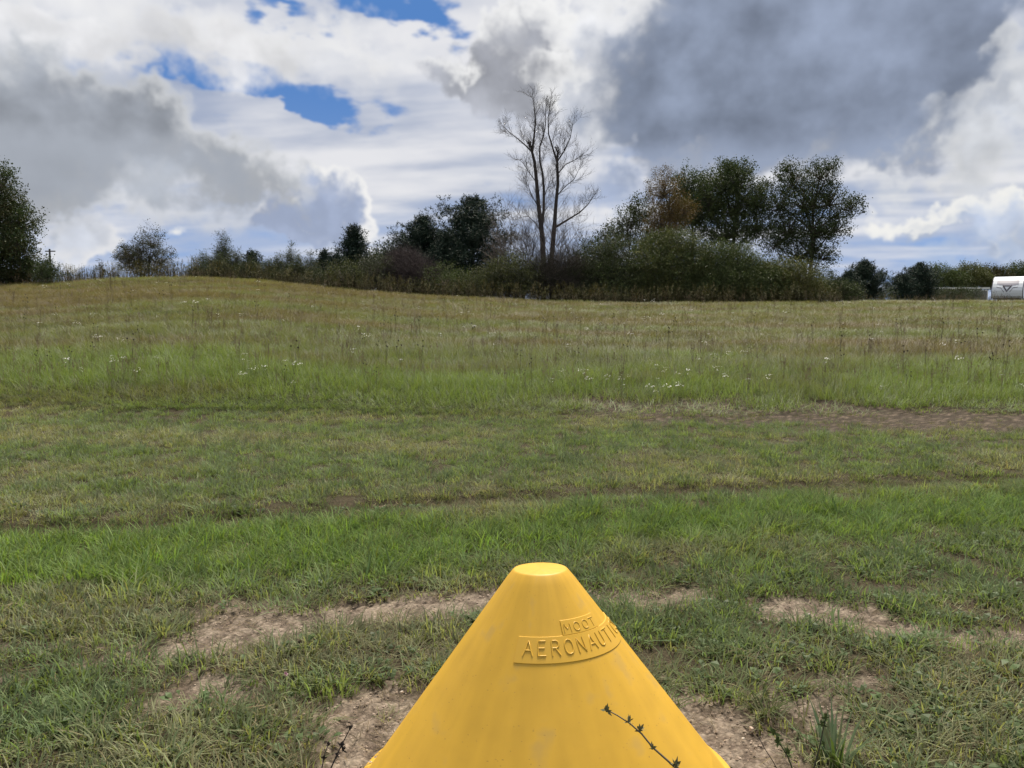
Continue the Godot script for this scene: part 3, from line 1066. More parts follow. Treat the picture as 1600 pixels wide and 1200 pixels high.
var glyphs := {
	"A": [[[0, 0], [0.3, 1], [0.6, 0]], [[0.12, 0.36], [0.48, 0.36]]],
	"E": [[[0.52, 1], [0.05, 1], [0.05, 0], [0.52, 0]], [[0.05, 0.52], [0.45, 0.52]]],
	"R": [[[0.05, 0], [0.05, 1], [0.36, 1], [0.5, 0.9], [0.52, 0.75], [0.48, 0.6], [0.36, 0.5], [0.05, 0.5]], [[0.28, 0.5], [0.55, 0]]],
	"O": [[[0.3, 1], [0.14, 0.94], [0.04, 0.75], [0.02, 0.5], [0.04, 0.25], [0.14, 0.06], [0.3, 0], [0.46, 0.06], [0.56, 0.25], [0.58, 0.5], [0.56, 0.75], [0.46, 0.94], [0.3, 1]]],
	"N": [[[0.04, 0], [0.04, 1], [0.54, 0], [0.54, 1]]],
	"U": [[[0.05, 1], [0.05, 0.28], [0.12, 0.08], [0.3, 0], [0.46, 0.08], [0.53, 0.28], [0.53, 1]]],
	"T": [[[0, 1], [0.58, 1]], [[0.29, 1], [0.29, 0]]],
	"I": [[[0.28, 1], [0.28, 0]]],
	"C": [[[0.54, 0.8], [0.44, 0.95], [0.3, 1], [0.14, 0.93], [0.04, 0.72], [0.02, 0.5], [0.04, 0.28], [0.14, 0.07], [0.3, 0], [0.44, 0.05], [0.54, 0.2]]],
	"S": [[[0.52, 0.84], [0.4, 0.98], [0.2, 0.98], [0.06, 0.86], [0.08, 0.66], [0.28, 0.53], [0.48, 0.4], [0.54, 0.2], [0.42, 0.03], [0.2, 0.01], [0.04, 0.14]]],
	"M": [[[0, 0], [0.02, 1], [0.3, 0.35], [0.58, 1], [0.6, 0]]],
}

func letters(word: String, mid: float, step: float, top: float, bottom: float, off: float, rad: float, parent: Node, m: Material) -> void:
	for k in word.length():
		var th := mid + (k - (word.length() - 1) / 2.0) * step
		var mb := MB.new()
		for stroke in glyphs[word[k]]:
			var pts := PackedVector3Array()
			var rr := PackedFloat32Array()
			for j in stroke.size() - 1:
				for s in 3:
					var t := s / 3.0
					var gx := lerpf(stroke[j][0], stroke[j + 1][0], t)
					var gy := lerpf(stroke[j][1], stroke[j + 1][1], t)
					pts.append(cone_point(deg_to_rad(th + (gx - 0.3) * step * 1.12), lerpf(bottom, top, gy), off))
					rr.append(rad)
			var last: Array = stroke[-1]
			pts.append(cone_point(deg_to_rad(th + (last[0] - 0.3) * step * 1.12), lerpf(bottom, top, last[1]), off))
			rr.append(rad)
			var e0 := (pts[0] - pts[1]).normalized() * rad * 0.7
			var e1 := (pts[-1] - pts[-2]).normalized() * rad * 0.7
			pts.insert(0, pts[0] + e0)
			rr.insert(0, rad * 0.2)
			pts.append(pts[-1] + e1)
			rr.append(rad * 0.2)
			mb.tube(pts, rr, 8)
		part("letter", mb.mesh(m), parent)

func cone_marker() -> void:
	var m := StandardMaterial3D.new()
	m.roughness = 0.5
	m.metallic_specular = 0.4
	# weathered plastic: faint vertical streaks, blotches and specks of dirt
	var im := Image.create(1024, 512, false, Image.FORMAT_RGB8)
	var fn := FastNoiseLite.new()
	fn.seed = 9
	fn.frequency = 0.02
	fn.fractal_octaves = 4
	for y in 512:
		for x in 1024:
			var a := TAU * x / 1024.0
			var s := fn.get_noise_3d(cos(a) * 210.0, sin(a) * 210.0, y * 0.22)
			var b := fn.get_noise_3d(cos(a) * 60.0, sin(a) * 60.0, y * 0.5 + 200.0)
			var c := Color(0.535, 0.315, 0.030) * (1.0 + 0.11 * s + 0.10 * b)
			c = c.lerp(Color(0.40, 0.26, 0.07), 0.55 * smoothstep(0.20, 0.6, b + 0.4 * s))
			im.set_pixel(x, y, c.linear_to_srgb())
	var r := RandomNumberGenerator.new()
	r.seed = 31
	for k in 900:
		var x := r.randi_range(2, 1020)
		var y := r.randi_range(60, 508)
		var c := Color(0.22, 0.13, 0.03).lerp(Color(0.55, 0.30, 0.04), r.randf()).linear_to_srgb()
		im.set_pixel(x, y, c)
		if r.randf() < 0.35:
			im.set_pixel(x + 1, y, c)
		if r.randf() < 0.2:
			im.set_pixel(x, y + 1, c)
	m.albedo_texture = ImageTexture.create_from_image(im)
	var plain := flat(Color(0.535, 0.315, 0.030), 0.42)
	plain.metallic_specular = 0.45
	var o := thing("cone_marker", "yellow plastic cone marker with raised lettering standing on bare soil", "cone marker", Vector3.ZERO)
	o.rotation = Vector3(deg_to_rad(-5.0), 0, deg_to_rad(1.3))
	o.position = unproj(844, 888, 2.33 * 1.08) - o.basis * Vector3(0, CH, 0)
	cone_at = Vector2(o.position.x, -o.position.z)
	var rb := RT + (CH - 0.02) * tan(AL)
	var prof := [[0.0005, CH], [RT - 0.007, CH], [RT - 0.003, CH - 0.0008], [RT - 0.0005, CH - 0.003], [RT + 0.0025, CH - 0.0055]]
	for k in range(1, 30):
		var h := 0.0055 + (CH - 0.02 - 0.0055) * k / 29.0
		prof.append([RT + h * tan(AL), CH - h])
	part("body", lathe(prof, 128, m), o)
	part("base_flange", lathe([[rb - 0.004, 0.022], [rb + 0.003, 0.018], [rb + 0.018, 0.017], [rb + 0.021, 0.014], [rb + 0.021, 0.003], [rb + 0.018, 0.0], [rb - 0.02, -0.01]], 128, plain), o)
	var up := part("name_plate", cone_plate(16.5, 57.0, 0.117, 0.1515, 0.0022, plain), o)
	letters("MOOT", 36.5, 9.8, 0.1255, 0.146, 0.0020, 0.0018, up, plain)
	var low := part("name_plate", cone_plate(-21.0, 100.0, 0.1535, 0.2140, 0.0024, plain), o)
	letters("AERONAUTICS", 39.5, 10.3, 0.163, 0.197, 0.0024, 0.0025, low, plain)

# ------------------------------------------------------------------ foreground weeds and stones
func weed_stem(label: String, pts_px: Array, depth: float, root_off: Vector2, buds: Array, stem_col: Color, bud_col: Color, r: float, leafy_tip := false) -> void:
	var tip := unproj(pts_px[0][0], pts_px[0][1], depth)
	var last := unproj(pts_px[-1][0], pts_px[-1][1], depth)
	var gx := last.x + root_off.x
	var gz := last.z + root_off.y
	var base := Vector3(gx, ground(gx, gz) - 0.01, gz)
	var o := thing("weed_stem", label, "weed", base, "thin weed stems standing before the cone")
	var pts := PackedVector3Array()
	for q in pts_px:
		pts.append(unproj(q[0], q[1], depth) - base)
	var low := pts[-1]
	pts.append(low.lerp(Vector3.ZERO, 0.4) + Vector3(0.01, 0.03, 0))
	pts.append(Vector3.ZERO)
	var rad := PackedFloat32Array()
	for q in pts.size():
		rad.append(lerpf(r * 0.55, r * 1.4, float(q) / (pts.size() - 1)))
	var mb := MB.new()
	mb.tube(pts, rad, 6)
	part("stem", mb.mesh(flat(stem_col, 0.8)), o)
	var bm := leafy(0.7, Color(0.3, 0.3, 0.2))
	for b in buds:
		var p := unproj(b[0], b[1], depth) - base
		var s: float = b[2] / F * depth
		var bud := MB.new()
		for k in 11:
			var out := Vector3(rng.randfn(), rng.randfn() + 0.8, rng.randfn()).normalized()
			var side := out.cross(Vector3(rng.randfn(), rng.randfn(), rng.randfn())).normalized() * s * 0.16
			var col := bud_col * rng.randf_range(0.6, 1.4)
			bud.quad(p, p + out * s * 0.4 + side, p + out * s * rng.randf_range(0.6, 1.0), p + out * s * 0.4 - side, col)
		bud.tube(PackedVector3Array([p - Vector3(0, s * 0.2, 0), p + Vector3(0, s * 0.1, 0), p + Vector3(0, s * 0.45, 0)]), PackedFloat32Array([s * 0.1, s * 0.22, s * 0.1]), 6, bud_col)
		part("seed_head" if not leafy_tip else "leaf_bud", bud.mesh(bm), o)

func stone(px: float, py: float, size: float, col: Color, label: String) -> void:
	var g := gp(px, py)
	var mb := MB.new()
	var top := []
	var n := 7
	for k in n:
		var a := TAU * k / n + rng.randf_range(-0.2, 0.2)
		top.append(Vector3(cos(a) * rng.randf_range(0.8, 1.15), 0, sin(a) * rng.randf_range(0.6, 0.9)) * size * 0.5)
	var cap := Vector3(rng.randf_range(-0.1, 0.1), 0.5, 0.05) * size
	for k in n:
		var a: Vector3 = top[k]
		var b: Vector3 = top[(k + 1) % n]
		var a2 := a * 0.72 + Vector3(0, size * 0.38, 0)
		var b2 := b * 0.72 + Vector3(0, size * 0.38, 0)
		mb.quad(a - Vector3(0, size * 0.2, 0), a2, b2, b - Vector3(0, size * 0.2, 0))
		mb.tri(a2, cap, b2)
	var o := part(numbered("stone"), mb.mesh(flat(col, 0.9)), self)
	o.position = Vector3(g.x, ground(g.x, -g.y) - size * 0.05, -g.y)
	o.scale = Vector3(1.15, 0.6, 0.9)
	o.rotation.y = rng.randf() * TAU
	tag(o, label, "stone", "small stones on the bare soil")

# ------------------------------------------------------------------ trailer, shed, pole
func travel_trailer() -> void:
	var d := 75.0
	var corner := at(1549, 473, d)
	var o := thing("travel_trailer", "white travel trailer with raked front cap and dark V graphic", "trailer", Vector3.ZERO)
	var white := flat(Color(0.72, 0.75, 0.78), 0.35)
	var dark := flat(Color(0.055, 0.05, 0.065), 0.3)
	var grey := flat(Color(0.30, 0.29, 0.33), 0.4)
	var prof := [[0.30, 0.42], [0.10, 0.62], [0.02, 0.90], [0.0, 1.15], [0.12, 1.45], [0.36, 1.78], [0.66, 2.08], [0.98, 2.30], [1.3, 2.41], [1.6, 2.45]]
	var w := 1.22
	var l := 6.6
	# body: front cap, roof, sides, back
	var mb := MB.new()
	for k in prof.size() - 1:
		for s in 6:
			var z0 := lerpf(-w, w, s / 6.0)
			var z1 := lerpf(-w, w, (s + 1) / 6.0)
			mb.quad(cap_point(prof, k, z0, w), cap_point(prof, k + 1, z0, w), cap_point(prof, k + 1, z1, w), cap_point(prof, k, z1, w))
	part("front_cap", mb.mesh(white), o)
	var roof := MB.new()
	roof.box(Vector3(1.55, 2.38, -w - 0.02), Vector3(l, 2.46, w + 0.02))
	part("roof", roof.mesh(white), o)
	for z in [-w, w]:
		var sd := MB.new()
		for k in prof.size() - 1:
			var a := cap_point(prof, k, z, w)
			var b := cap_point(prof, k + 1, z, w)
			sd.quad(a, b, Vector3(l, b.y, z), Vector3(l, a.y, z))
		part("side_wall", sd.mesh(white), o)
		var tr := MB.new()
		for k in prof.size() - 1:
			var a := cap_point(prof, k, z, w) + Vector3(0.02, 0, signf(z) * 0.012)
			var b := cap_point(prof, k + 1, z, w) + Vector3(0.02, 0, signf(z) * 0.012)
			tr.tube(PackedVector3Array([a, b]), PackedFloat32Array([0.035, 0.035]), 6)
		part("edge_trim", tr.mesh(dark), o)
		var win := MB.new()
		win.box(Vector3(2.2, 1.35, z - 0.02), Vector3(3.2, 1.95, z + 0.02))
		part("window", win.mesh(dark), o)
	var back := MB.new()
	back.quad(Vector3(l, 0.42, -w), Vector3(l, 0.42, w), Vector3(l, 2.45, w), Vector3(l, 2.45, -w))
	part("rear_wall", back.mesh(white), o)
	var floor_ := MB.new()
	floor_.box(Vector3(0.3, 0.34, -w + 0.1), Vector3(l, 0.44, w - 0.1))
	part("chassis", floor_.mesh(dark), o)
	# dark panel high on the cap
	var panel := MB.new()
	for s in 8:
		var z0 := lerpf(-0.86, 0.86, s / 8.0)
		var z1 := lerpf(-0.86, 0.86, (s + 1) / 8.0)
		for t in 6:
			var s0 := lerpf(1.62, 2.20, t / 6.0)
			var s1 := lerpf(1.62, 2.20, (t + 1) / 6.0)
			var dip0 := 0.22 * (1.0 - absf(z0) / 0.86) if t == 0 else 0.0
			panel.quad(cap_at(prof, s0 + (0.1 - dip0 if t == 0 else 0.0), z0, w), cap_at(prof, s1, z0, w), cap_at(prof, s1, z1, w), cap_at(prof, s0 + (0.1 - dip0 if t == 0 else 0.0), z1, w))
	part("cap_panel", panel.mesh(grey), o)
	for bar in [[[-0.36, 1.50], [0.0, 0.98], 0.20], [[0.36, 1.50], [0.0, 0.98], 0.20], [[-0.85, 1.42], [-0.5, 1.36], 0.05], [[-0.5, 1.36], [-0.22, 0.95], 0.06], [[0.85, 1.42], [0.5, 1.36], 0.05], [[0.5, 1.36], [0.22, 0.95], 0.06], [[-0.3, 1.5], [0.3, 1.5], 0.10]]:
		var g := MB.new()
		for s in 8:
			var t0 := s / 8.0
			var t1 := (s + 1) / 8.0
			var th: float = bar[2]
			var z0: float = lerpf(bar[0][0], bar[1][0], t0)
			var z1: float = lerpf(bar[0][0], bar[1][0], t1)
			var y0: float = lerpf(bar[0][1], bar[1][1], t0)
			var y1: float = lerpf(bar[0][1], bar[1][1], t1)
			g.quad(cap_at(prof, y0, z0, w), cap_at(prof, y0 + th, z0, w), cap_at(prof, y1 + th, z1, w), cap_at(prof, y1, z1, w))
		part("graphic", g.mesh(dark), o)
	for x in [3.3, 4.2]:
		for z in [-w + 0.12, w - 0.12]:
			var wh := MB.new()
			wh.tube(PackedVector3Array([Vector3(x, 0.33, z - 0.1), Vector3(x, 0.33, z - 0.09), Vector3(x, 0.33, z + 0.09), Vector3(x, 0.33, z + 0.1)]), PackedFloat32Array([0.05, 0.33, 0.33, 0.05]), 16)
			var wheel := part("wheel", wh.mesh(dark), o)
			var rim := MB.new()
			rim.tube(PackedVector3Array([Vector3(x, 0.33, z - 0.13), Vector3(x, 0.33, z - 0.12), Vector3(x, 0.33, z + 0.12), Vector3(x, 0.33, z + 0.13)]), PackedFloat32Array([0.02, 0.17, 0.17, 0.02]), 12)
			part("rim", rim.mesh(grey), wheel)
	var tongue := MB.new()
	for z in [-0.7, 0.7]:
		tongue.tube(PackedVector3Array([Vector3(0.5, 0.40, z), Vector3(-1.1, 0.42, 0)]), PackedFloat32Array([0.05, 0.05]), 6)
	tongue.tube(PackedVector3Array([Vector3(-1.0, 0.0, 0), Vector3(-1.0, 0.6, 0)]), PackedFloat32Array([0.04, 0.04]), 6)
	part("tongue", tongue.mesh(dark), o)
	var yaw := deg_to_rad(50.0)
	o.rotation.y = yaw
	var x := corner.x
	var z := -d
	# the front corner that shows on the left stands at that pixel
	var c := o.basis * Vector3(0.3, 0, -w)
	o.position = Vector3(x - c.x, 0, z - c.z)
	o.position.y = ground(o.position.x + (o.basis * Vector3(3.5, 0, 0)).x, o.position.z + (o.basis * Vector3(3.5, 0, 0)).z)

func cap_point(prof: Array, k: int, z: float, w: float) -> Vector3:
	var bulge := 0.16 * pow(absf(z) / w, 3.0)
	return Vector3(prof[k][0] + bulge * clampf(1.0 - prof[k][0], 0.0, 1.0), prof[k][1], z)

func cap_at(prof: Array, y: float, z: float, w: float) -> Vector3:
	for k in prof.size() - 1:
		if y >= prof[k][1] and y <= prof[k + 1][1]:
			var t: float = (y - prof[k][1]) / (prof[k + 1][1] - prof[k][1])
			return cap_point(prof, k, z, w).lerp(cap_point(prof, k + 1, z, w), t) - Vector3(0.015, -0.004, 0)
	return cap_point(prof, 0, z, w)

func low_shed() -> void:
	var d := 92.0
	var a := at(1440, 474, d)
	var b := at(1543, 474, d)
	var top := at(1500, 449, d).y
	var base := Vector3((a.x + b.x) * 0.5, ground((a.x + b.x) * 0.5, -d), -d)
	var o := thing("storage_shed", "long low grey shed with white roof edge behind the bushes", "shed", base)
	var hw := (b.x - a.x) * 0.5
	var h := top - base.y
	var wall := flat(Color(0.20, 0.20, 0.19), 0.7)
	var white := flat(Color(0.66, 0.66, 0.62), 0.5)
	var mb := MB.new()
	mb.box(Vector3(-hw, -0.05, -3.0), Vector3(hw - 0.05, h - 0.25, -0.05))
	part("wall", mb.mesh(wall), o)
	var rf := MB.new()
	rf.box(Vector3(-hw - 0.1, h - 0.18, -3.2), Vector3(hw + 0.1, h, 0.15))
	part("roof", rf.mesh(white), o)
	for x in [hw - 0.12, hw - 2.35]:
		var p := MB.new()
		p.box(Vector3(x, -0.05, -0.03), Vector3(x + 0.1, h - 0.32, 0.05))
		part("post", p.mesh(white), o)
	for k in 7:
		var s := MB.new()
		var x0 := hw - 2.35 + k * 0.33
		s.box(Vector3(x0, h - 0.42, -0.02), Vector3(x0 + 0.22, h - 0.30, 0.03))
		part("valance_panel", s.mesh(white), o)

func utility_pole() -> void:
	var d := 120.0
	var p := at(80, 440, d)
	var top := at(80, 389, d).y
	var g := ground(p.x, -d)
	var o := thing("utility_pole", "distant wooden utility pole with short crossarm beside the left tree", "pole", Vector3(p.x, g, -d))
	var mb := MB.new()
	mb.tube(PackedVector3Array([Vector3(0, 0, 0), Vector3(0, top - g, 0)]), PackedFloat32Array([0.17, 0.13]), 8)
	part("post", mb.mesh(flat(Color(0.07, 0.065, 0.06), 0.9)), o)
	var arm := MB.new()
	arm.box(Vector3(-0.75, top - g - 0.4, -0.22), Vector3(0.75, top - g - 0.24, -0.10))
	part("crossarm", arm.mesh(flat(Color(0.08, 0.07, 0.06), 0.9)), o)

# ------------------------------------------------------------------ field flowers and dry seed stalks
func field_flowers() -> void:
	rng.seed = 99
	var m := leafy(0.7, Color(0.4, 0.4, 0.35))
	var fl := []
	for k in 2:
		var mb := MB.new()
		var r := RandomNumberGenerator.new()
		r.seed = 700 + k
		for s in 4:
			var tip := Vector3(r.randfn() * 0.06, r.randf_range(0.35, 0.5), r.randfn() * 0.06)
			mb.tube(PackedVector3Array([Vector3(0, 0, 0), tip]), PackedFloat32Array([0.003, 0.002]), 3, Color(0.12, 0.14, 0.05))
			for f in 4:
				var c := tip + Vector3(r.randfn(), r.randfn() * 0.4, r.randfn()) * 0.035
				var nn := Vector3(r.randfn() * 0.5, 1, r.randfn() * 0.5 + 0.4).normalized()
				var a := nn.cross(Vector3(1, 0, 0.2)).normalized() * 0.016
				var b := nn.cross(a).normalized() * 0.016
				for q in 6:
					var u := a * cos(q * TAU / 6) + b * sin(q * TAU / 6)
					var v := a * cos((q + 0.8) * TAU / 6) + b * sin((q + 0.8) * TAU / 6)
					mb.tri(c, c + u, c + v, Color(0.78, 0.77, 0.74))
		fl.append(mb.mesh(m))
	var heads := []
	var hb := MB.new()
	for s in 3:
		var tip := Vector3(rng.randfn() * 0.08, rng.randf_range(0.5, 0.75), rng.randfn() * 0.08)
		hb.tube(PackedVector3Array([Vector3.ZERO, tip * 0.6 + Vector3(0.01, 0, 0), tip]), PackedFloat32Array([0.004, 0.003, 0.002]), 3, Color(0.08, 0.06, 0.04))
		hb.tube(PackedVector3Array([tip - Vector3(0, 0.012, 0), tip, tip + Vector3(0, 0.02, 0)]), PackedFloat32Array([0.006, 0.02, 0.01]), 6, Color(0.045, 0.035, 0.03))
	heads.append(hb.mesh(m))
	var sb := MB.new()
	for s in 5:
		var tip := Vector3(rng.randfn() * 0.10, rng.randf_range(0.5, 0.8), rng.randfn() * 0.10)
		sb.tube(PackedVector3Array([Vector3.ZERO, tip]), PackedFloat32Array([0.003, 0.0015]), 3, Color(0.19, 0.155, 0.10))
		for q in 9:
			var p := tip * rng.randf_range(0.75, 1.05)
			sb.tri(p, p + Vector3(rng.randfn() * 0.02, 0.05, rng.randfn() * 0.02), p + Vector3(0.008, 0.02, 0), Color(0.20, 0.155, 0.105))
	heads.append(sb.mesh(m))
	var c_fl := crowds_for(2)
	var c_hd := crowds_for(2)
	for k in 3000:
		var d := 12.0 + 32.0 * pow(rng.randf(), 1.25)
		var x := rng.randf_range(-0.68, 0.68) * d
		var p := Vector3(x, ground(x, -d), -d)
		var n1 := n_a.get_noise_2d(x * 3.0, d * 3.0 + 500.0)
		var patch := smoothstep(0.15, 0.5, n1) + 1.6 * exp(-pow((x - 2.2) / 1.8, 2.0) - pow((d - 13.2) / 0.8, 2.0))
		if k < 1500:
			if rng.randf() < 0.07 + 0.40 * patch:
				c_fl[k % 2].put(p, rng.randf() * TAU, Vector3.ONE * rng.randf_range(0.28, 0.6), Color(1, 1, 1))
		elif k < 1680:
			c_hd[0].put(p, rng.randf() * TAU, Vector3.ONE * rng.randf_range(0.5, 0.85), Color(1, 1, 1))
		else:
			c_hd[1].put(p, rng.randf() * TAU, Vector3.ONE * rng.randf_range(0.4, 0.8), Color(1, 1, 1) * rng.randf_range(0.7, 1.3))
	stuff("white_wildflowers", c_fl, fl, "tiny white wildflowers scattered through the meadow grass", "flowers")
	stuff("dry_seed_stalks", c_hd, heads, "dry brown and dark seed stalks standing through the meadow", "weeds")
	# rank weeds along the foot of the hedge
	var wl := leafy(0.7, Color(0.4, 0.4, 0.2))
	var wm := []
	for k in 3:
		var mb := MB.new()
		var r := RandomNumberGenerator.new()
		r.seed = 800 + k
		for s in 4:
			var tip := Vector3(r.randfn() * 0.12, r.randf_range(0.45, 0.95), r.randfn() * 0.12)
			mb.tube(PackedVector3Array([Vector3.ZERO, tip]), PackedFloat32Array([0.005, 0.002]), 3, Color(0.10, 0.10, 0.05))
			for q in 16:
				var pp := tip * r.randf_range(0.25, 1.0)
				var out := Vector3(r.randfn(), r.randf_range(-0.2, 0.8), r.randfn()).normalized() * r.randf_range(0.04, 0.09)
				var sd := out.cross(Vector3.UP).normalized() * 0.012
				mb.quad(pp, pp + out * 0.5 + sd, pp + out, pp + out * 0.5 - sd, Color(1, 1, 1) * r.randf_range(0.7, 1.3))
			if k > 0:
				for q in 12:
					var pp := tip * r.randf_range(0.86, 1.08) + Vector3(r.randfn(), 0, r.randfn()) * 0.025
					mb.tri(pp, pp + Vector3(0.03, 0.015, 0), pp + Vector3(0.01, 0.03, 0.01), Color(2.2, 1.5, 0.8) if k == 1 else Color(1.8, 1.4, 1.5))
		wm.append(mb.mesh(wl))
	var c_w := crowds_for(3)
	for k in 2600:
		var px := rng.randf_range(-60, 1660)
		var dd := rng.randf_range(37.2, 41.0)
		if px < 560:
			dd = rng.randf_range(37.0, 43.0)
		if px > 1310:
			dd = rng.randf_range(40.0, 47.0)
		var x := (px - 800.0) / F * dd
		c_w[rng.randi() % 3].put(Vector3(x, ground(x, -dd), -dd), rng.randf() * TAU, Vector3.ONE * rng.randf_range(0.5, 1.05) * (0.45 if px > 1310 else 1.0), Color(0.085, 0.095, 0.035).lerp(Color(0.14, 0.11, 0.05), rng.randf()) * rng.randf_range(0.7, 1.2))
	stuff("hedge_weeds", c_w, wm, "rank weeds and goldenrod along the foot of the bushes", "weeds")

# ------------------------------------------------------------------ ground sheet
func ground_sheet() -> void:
	var rows := [-2500.0, -300.0, -40.0, -6.0, -1.0, 0.5, 1.2]
	var d := 1.55
	while d < 60.0:
		rows.append(d)
		d += maxf(0.016, 0.0062 * d) if d < 13.5 else 0.02 * d
	while d < 3000.0:
		rows.append(d)
		d *= 1.2
	rows.append(3200.0)
	var us := [-3000.0, -12.0, -4.0, -2.0, -1.3]
	for k in 381:
		us.append(lerpf(-1.0, 1.0, k / 380.0))
	us.append_array([1.3, 2.0, 4.0, 12.0, 3000.0])
	var nc := us.size()
	var mb := MB.new()
	var soil := Color(0.300, 0.245, 0.190)
	var soil_d := Color(0.150, 0.118, 0.090)
	var thatch := Color(0.078, 0.064, 0.040)
	var damp := Color(0.080, 0.064, 0.050)
	var far_c := Color(0.095, 0.095, 0.042)
	for q in rows:
		var dd: float = q
		var w := 1.0 + 0.76 * clampf(dd, 1.0, 3000.0)
		for k in nc:
			var x: float = us[k] * w if absf(us[k]) < 100.0 else signf(us[k]) * maxf(2600.0, w * 14.0)
			var y := ground(x, -dd)
			var col := far_c
			if dd > 1.0 and dd < 14.0 and absf(us[k]) <= 1.0:
				survey(x, dd)
				var fine := n_b.get_noise_2d(x * 60.0, dd * 60.0)
				var mid := n_b.get_noise_2d(x * 14.0 + 9.0, dd * 14.0)
				y -= g_rut * 0.035
				y += g_bare * (0.007 * fine + 0.010 * mid - 0.012) + (1.0 - g_bare) * 0.004 * fine
				# drying cracks in bare soil
				var cr := absf(n_c.get_noise_2d(x * 22.0, dd * 22.0))
				var crack := smoothstep(0.05, 0.0, cr) * g_bare * smoothstep(-0.1, 0.25, mid)
				y -= 0.012 * crack
				var s := soil_d.lerp(soil, smoothstep(-0.35, 0.40, mid + 0.55 * fine))
				col = thatch.lerp(s, g_bare)
				col = col.lerp(damp, g_soil * 0.8 * (1.0 - g_bare))
				col = col.lerp(soil_d * 1.3, g_soil * smoothstep(0.1, 0.4, mid))
				col = col * (1.0 + 0.25 * fine)
			elif dd < 90.0:
				col = far_c * (1.0 + 0.3 * n_a.get_noise_2d(x * 3.0, dd * 3.0))
			mb.v.append(Vector3(x, y, -dd))
			mb.c.append(col)
			mb.uv.append(Vector2.ZERO)
	var nr := rows.size()
	for r in nr:
		for k in nc:
			var a := mb.v[r * nc + maxi(k - 1, 0)]
			var b := mb.v[r * nc + mini(k + 1, nc - 1)]
			var e := mb.v[maxi(r - 1, 0) * nc + k]
			var f := mb.v[mini(r + 1, nr - 1) * nc + k]
			mb.n.append((b - a).cross(f - e).normalized())
	for r in nr - 1:
		for k in nc - 1:
			var a := r * nc + k
			var b := a + nc
			for q in [a, b, b + 1, a, b + 1, a + 1]:
				mb.i.append(q)
	for k in mb.n.size():
		if mb.n[k].y < 0.0:
			mb.n[k] = -mb.n[k]
	var m := StandardMaterial3D.new()
	m.vertex_color_use_as_albedo = true
	m.roughness = 0.95
	m.metallic_specular = 0.2
	m.albedo_texture = noise_tex(3, 0.03, 0.62, 1.0)
	m.normal_enabled = true
	m.normal_texture = noise_tex(8, 0.05, 0, 1, true, 6.0)
	m.normal_scale = 0.8
	m.uv1_triplanar = true
	m.uv1_world_triplanar = true
	m.uv1_scale = Vector3(2.3, 2.3, 2.3)
	var o := part("ground", mb.mesh(m), self)
	o.set_meta("kind", "structure")

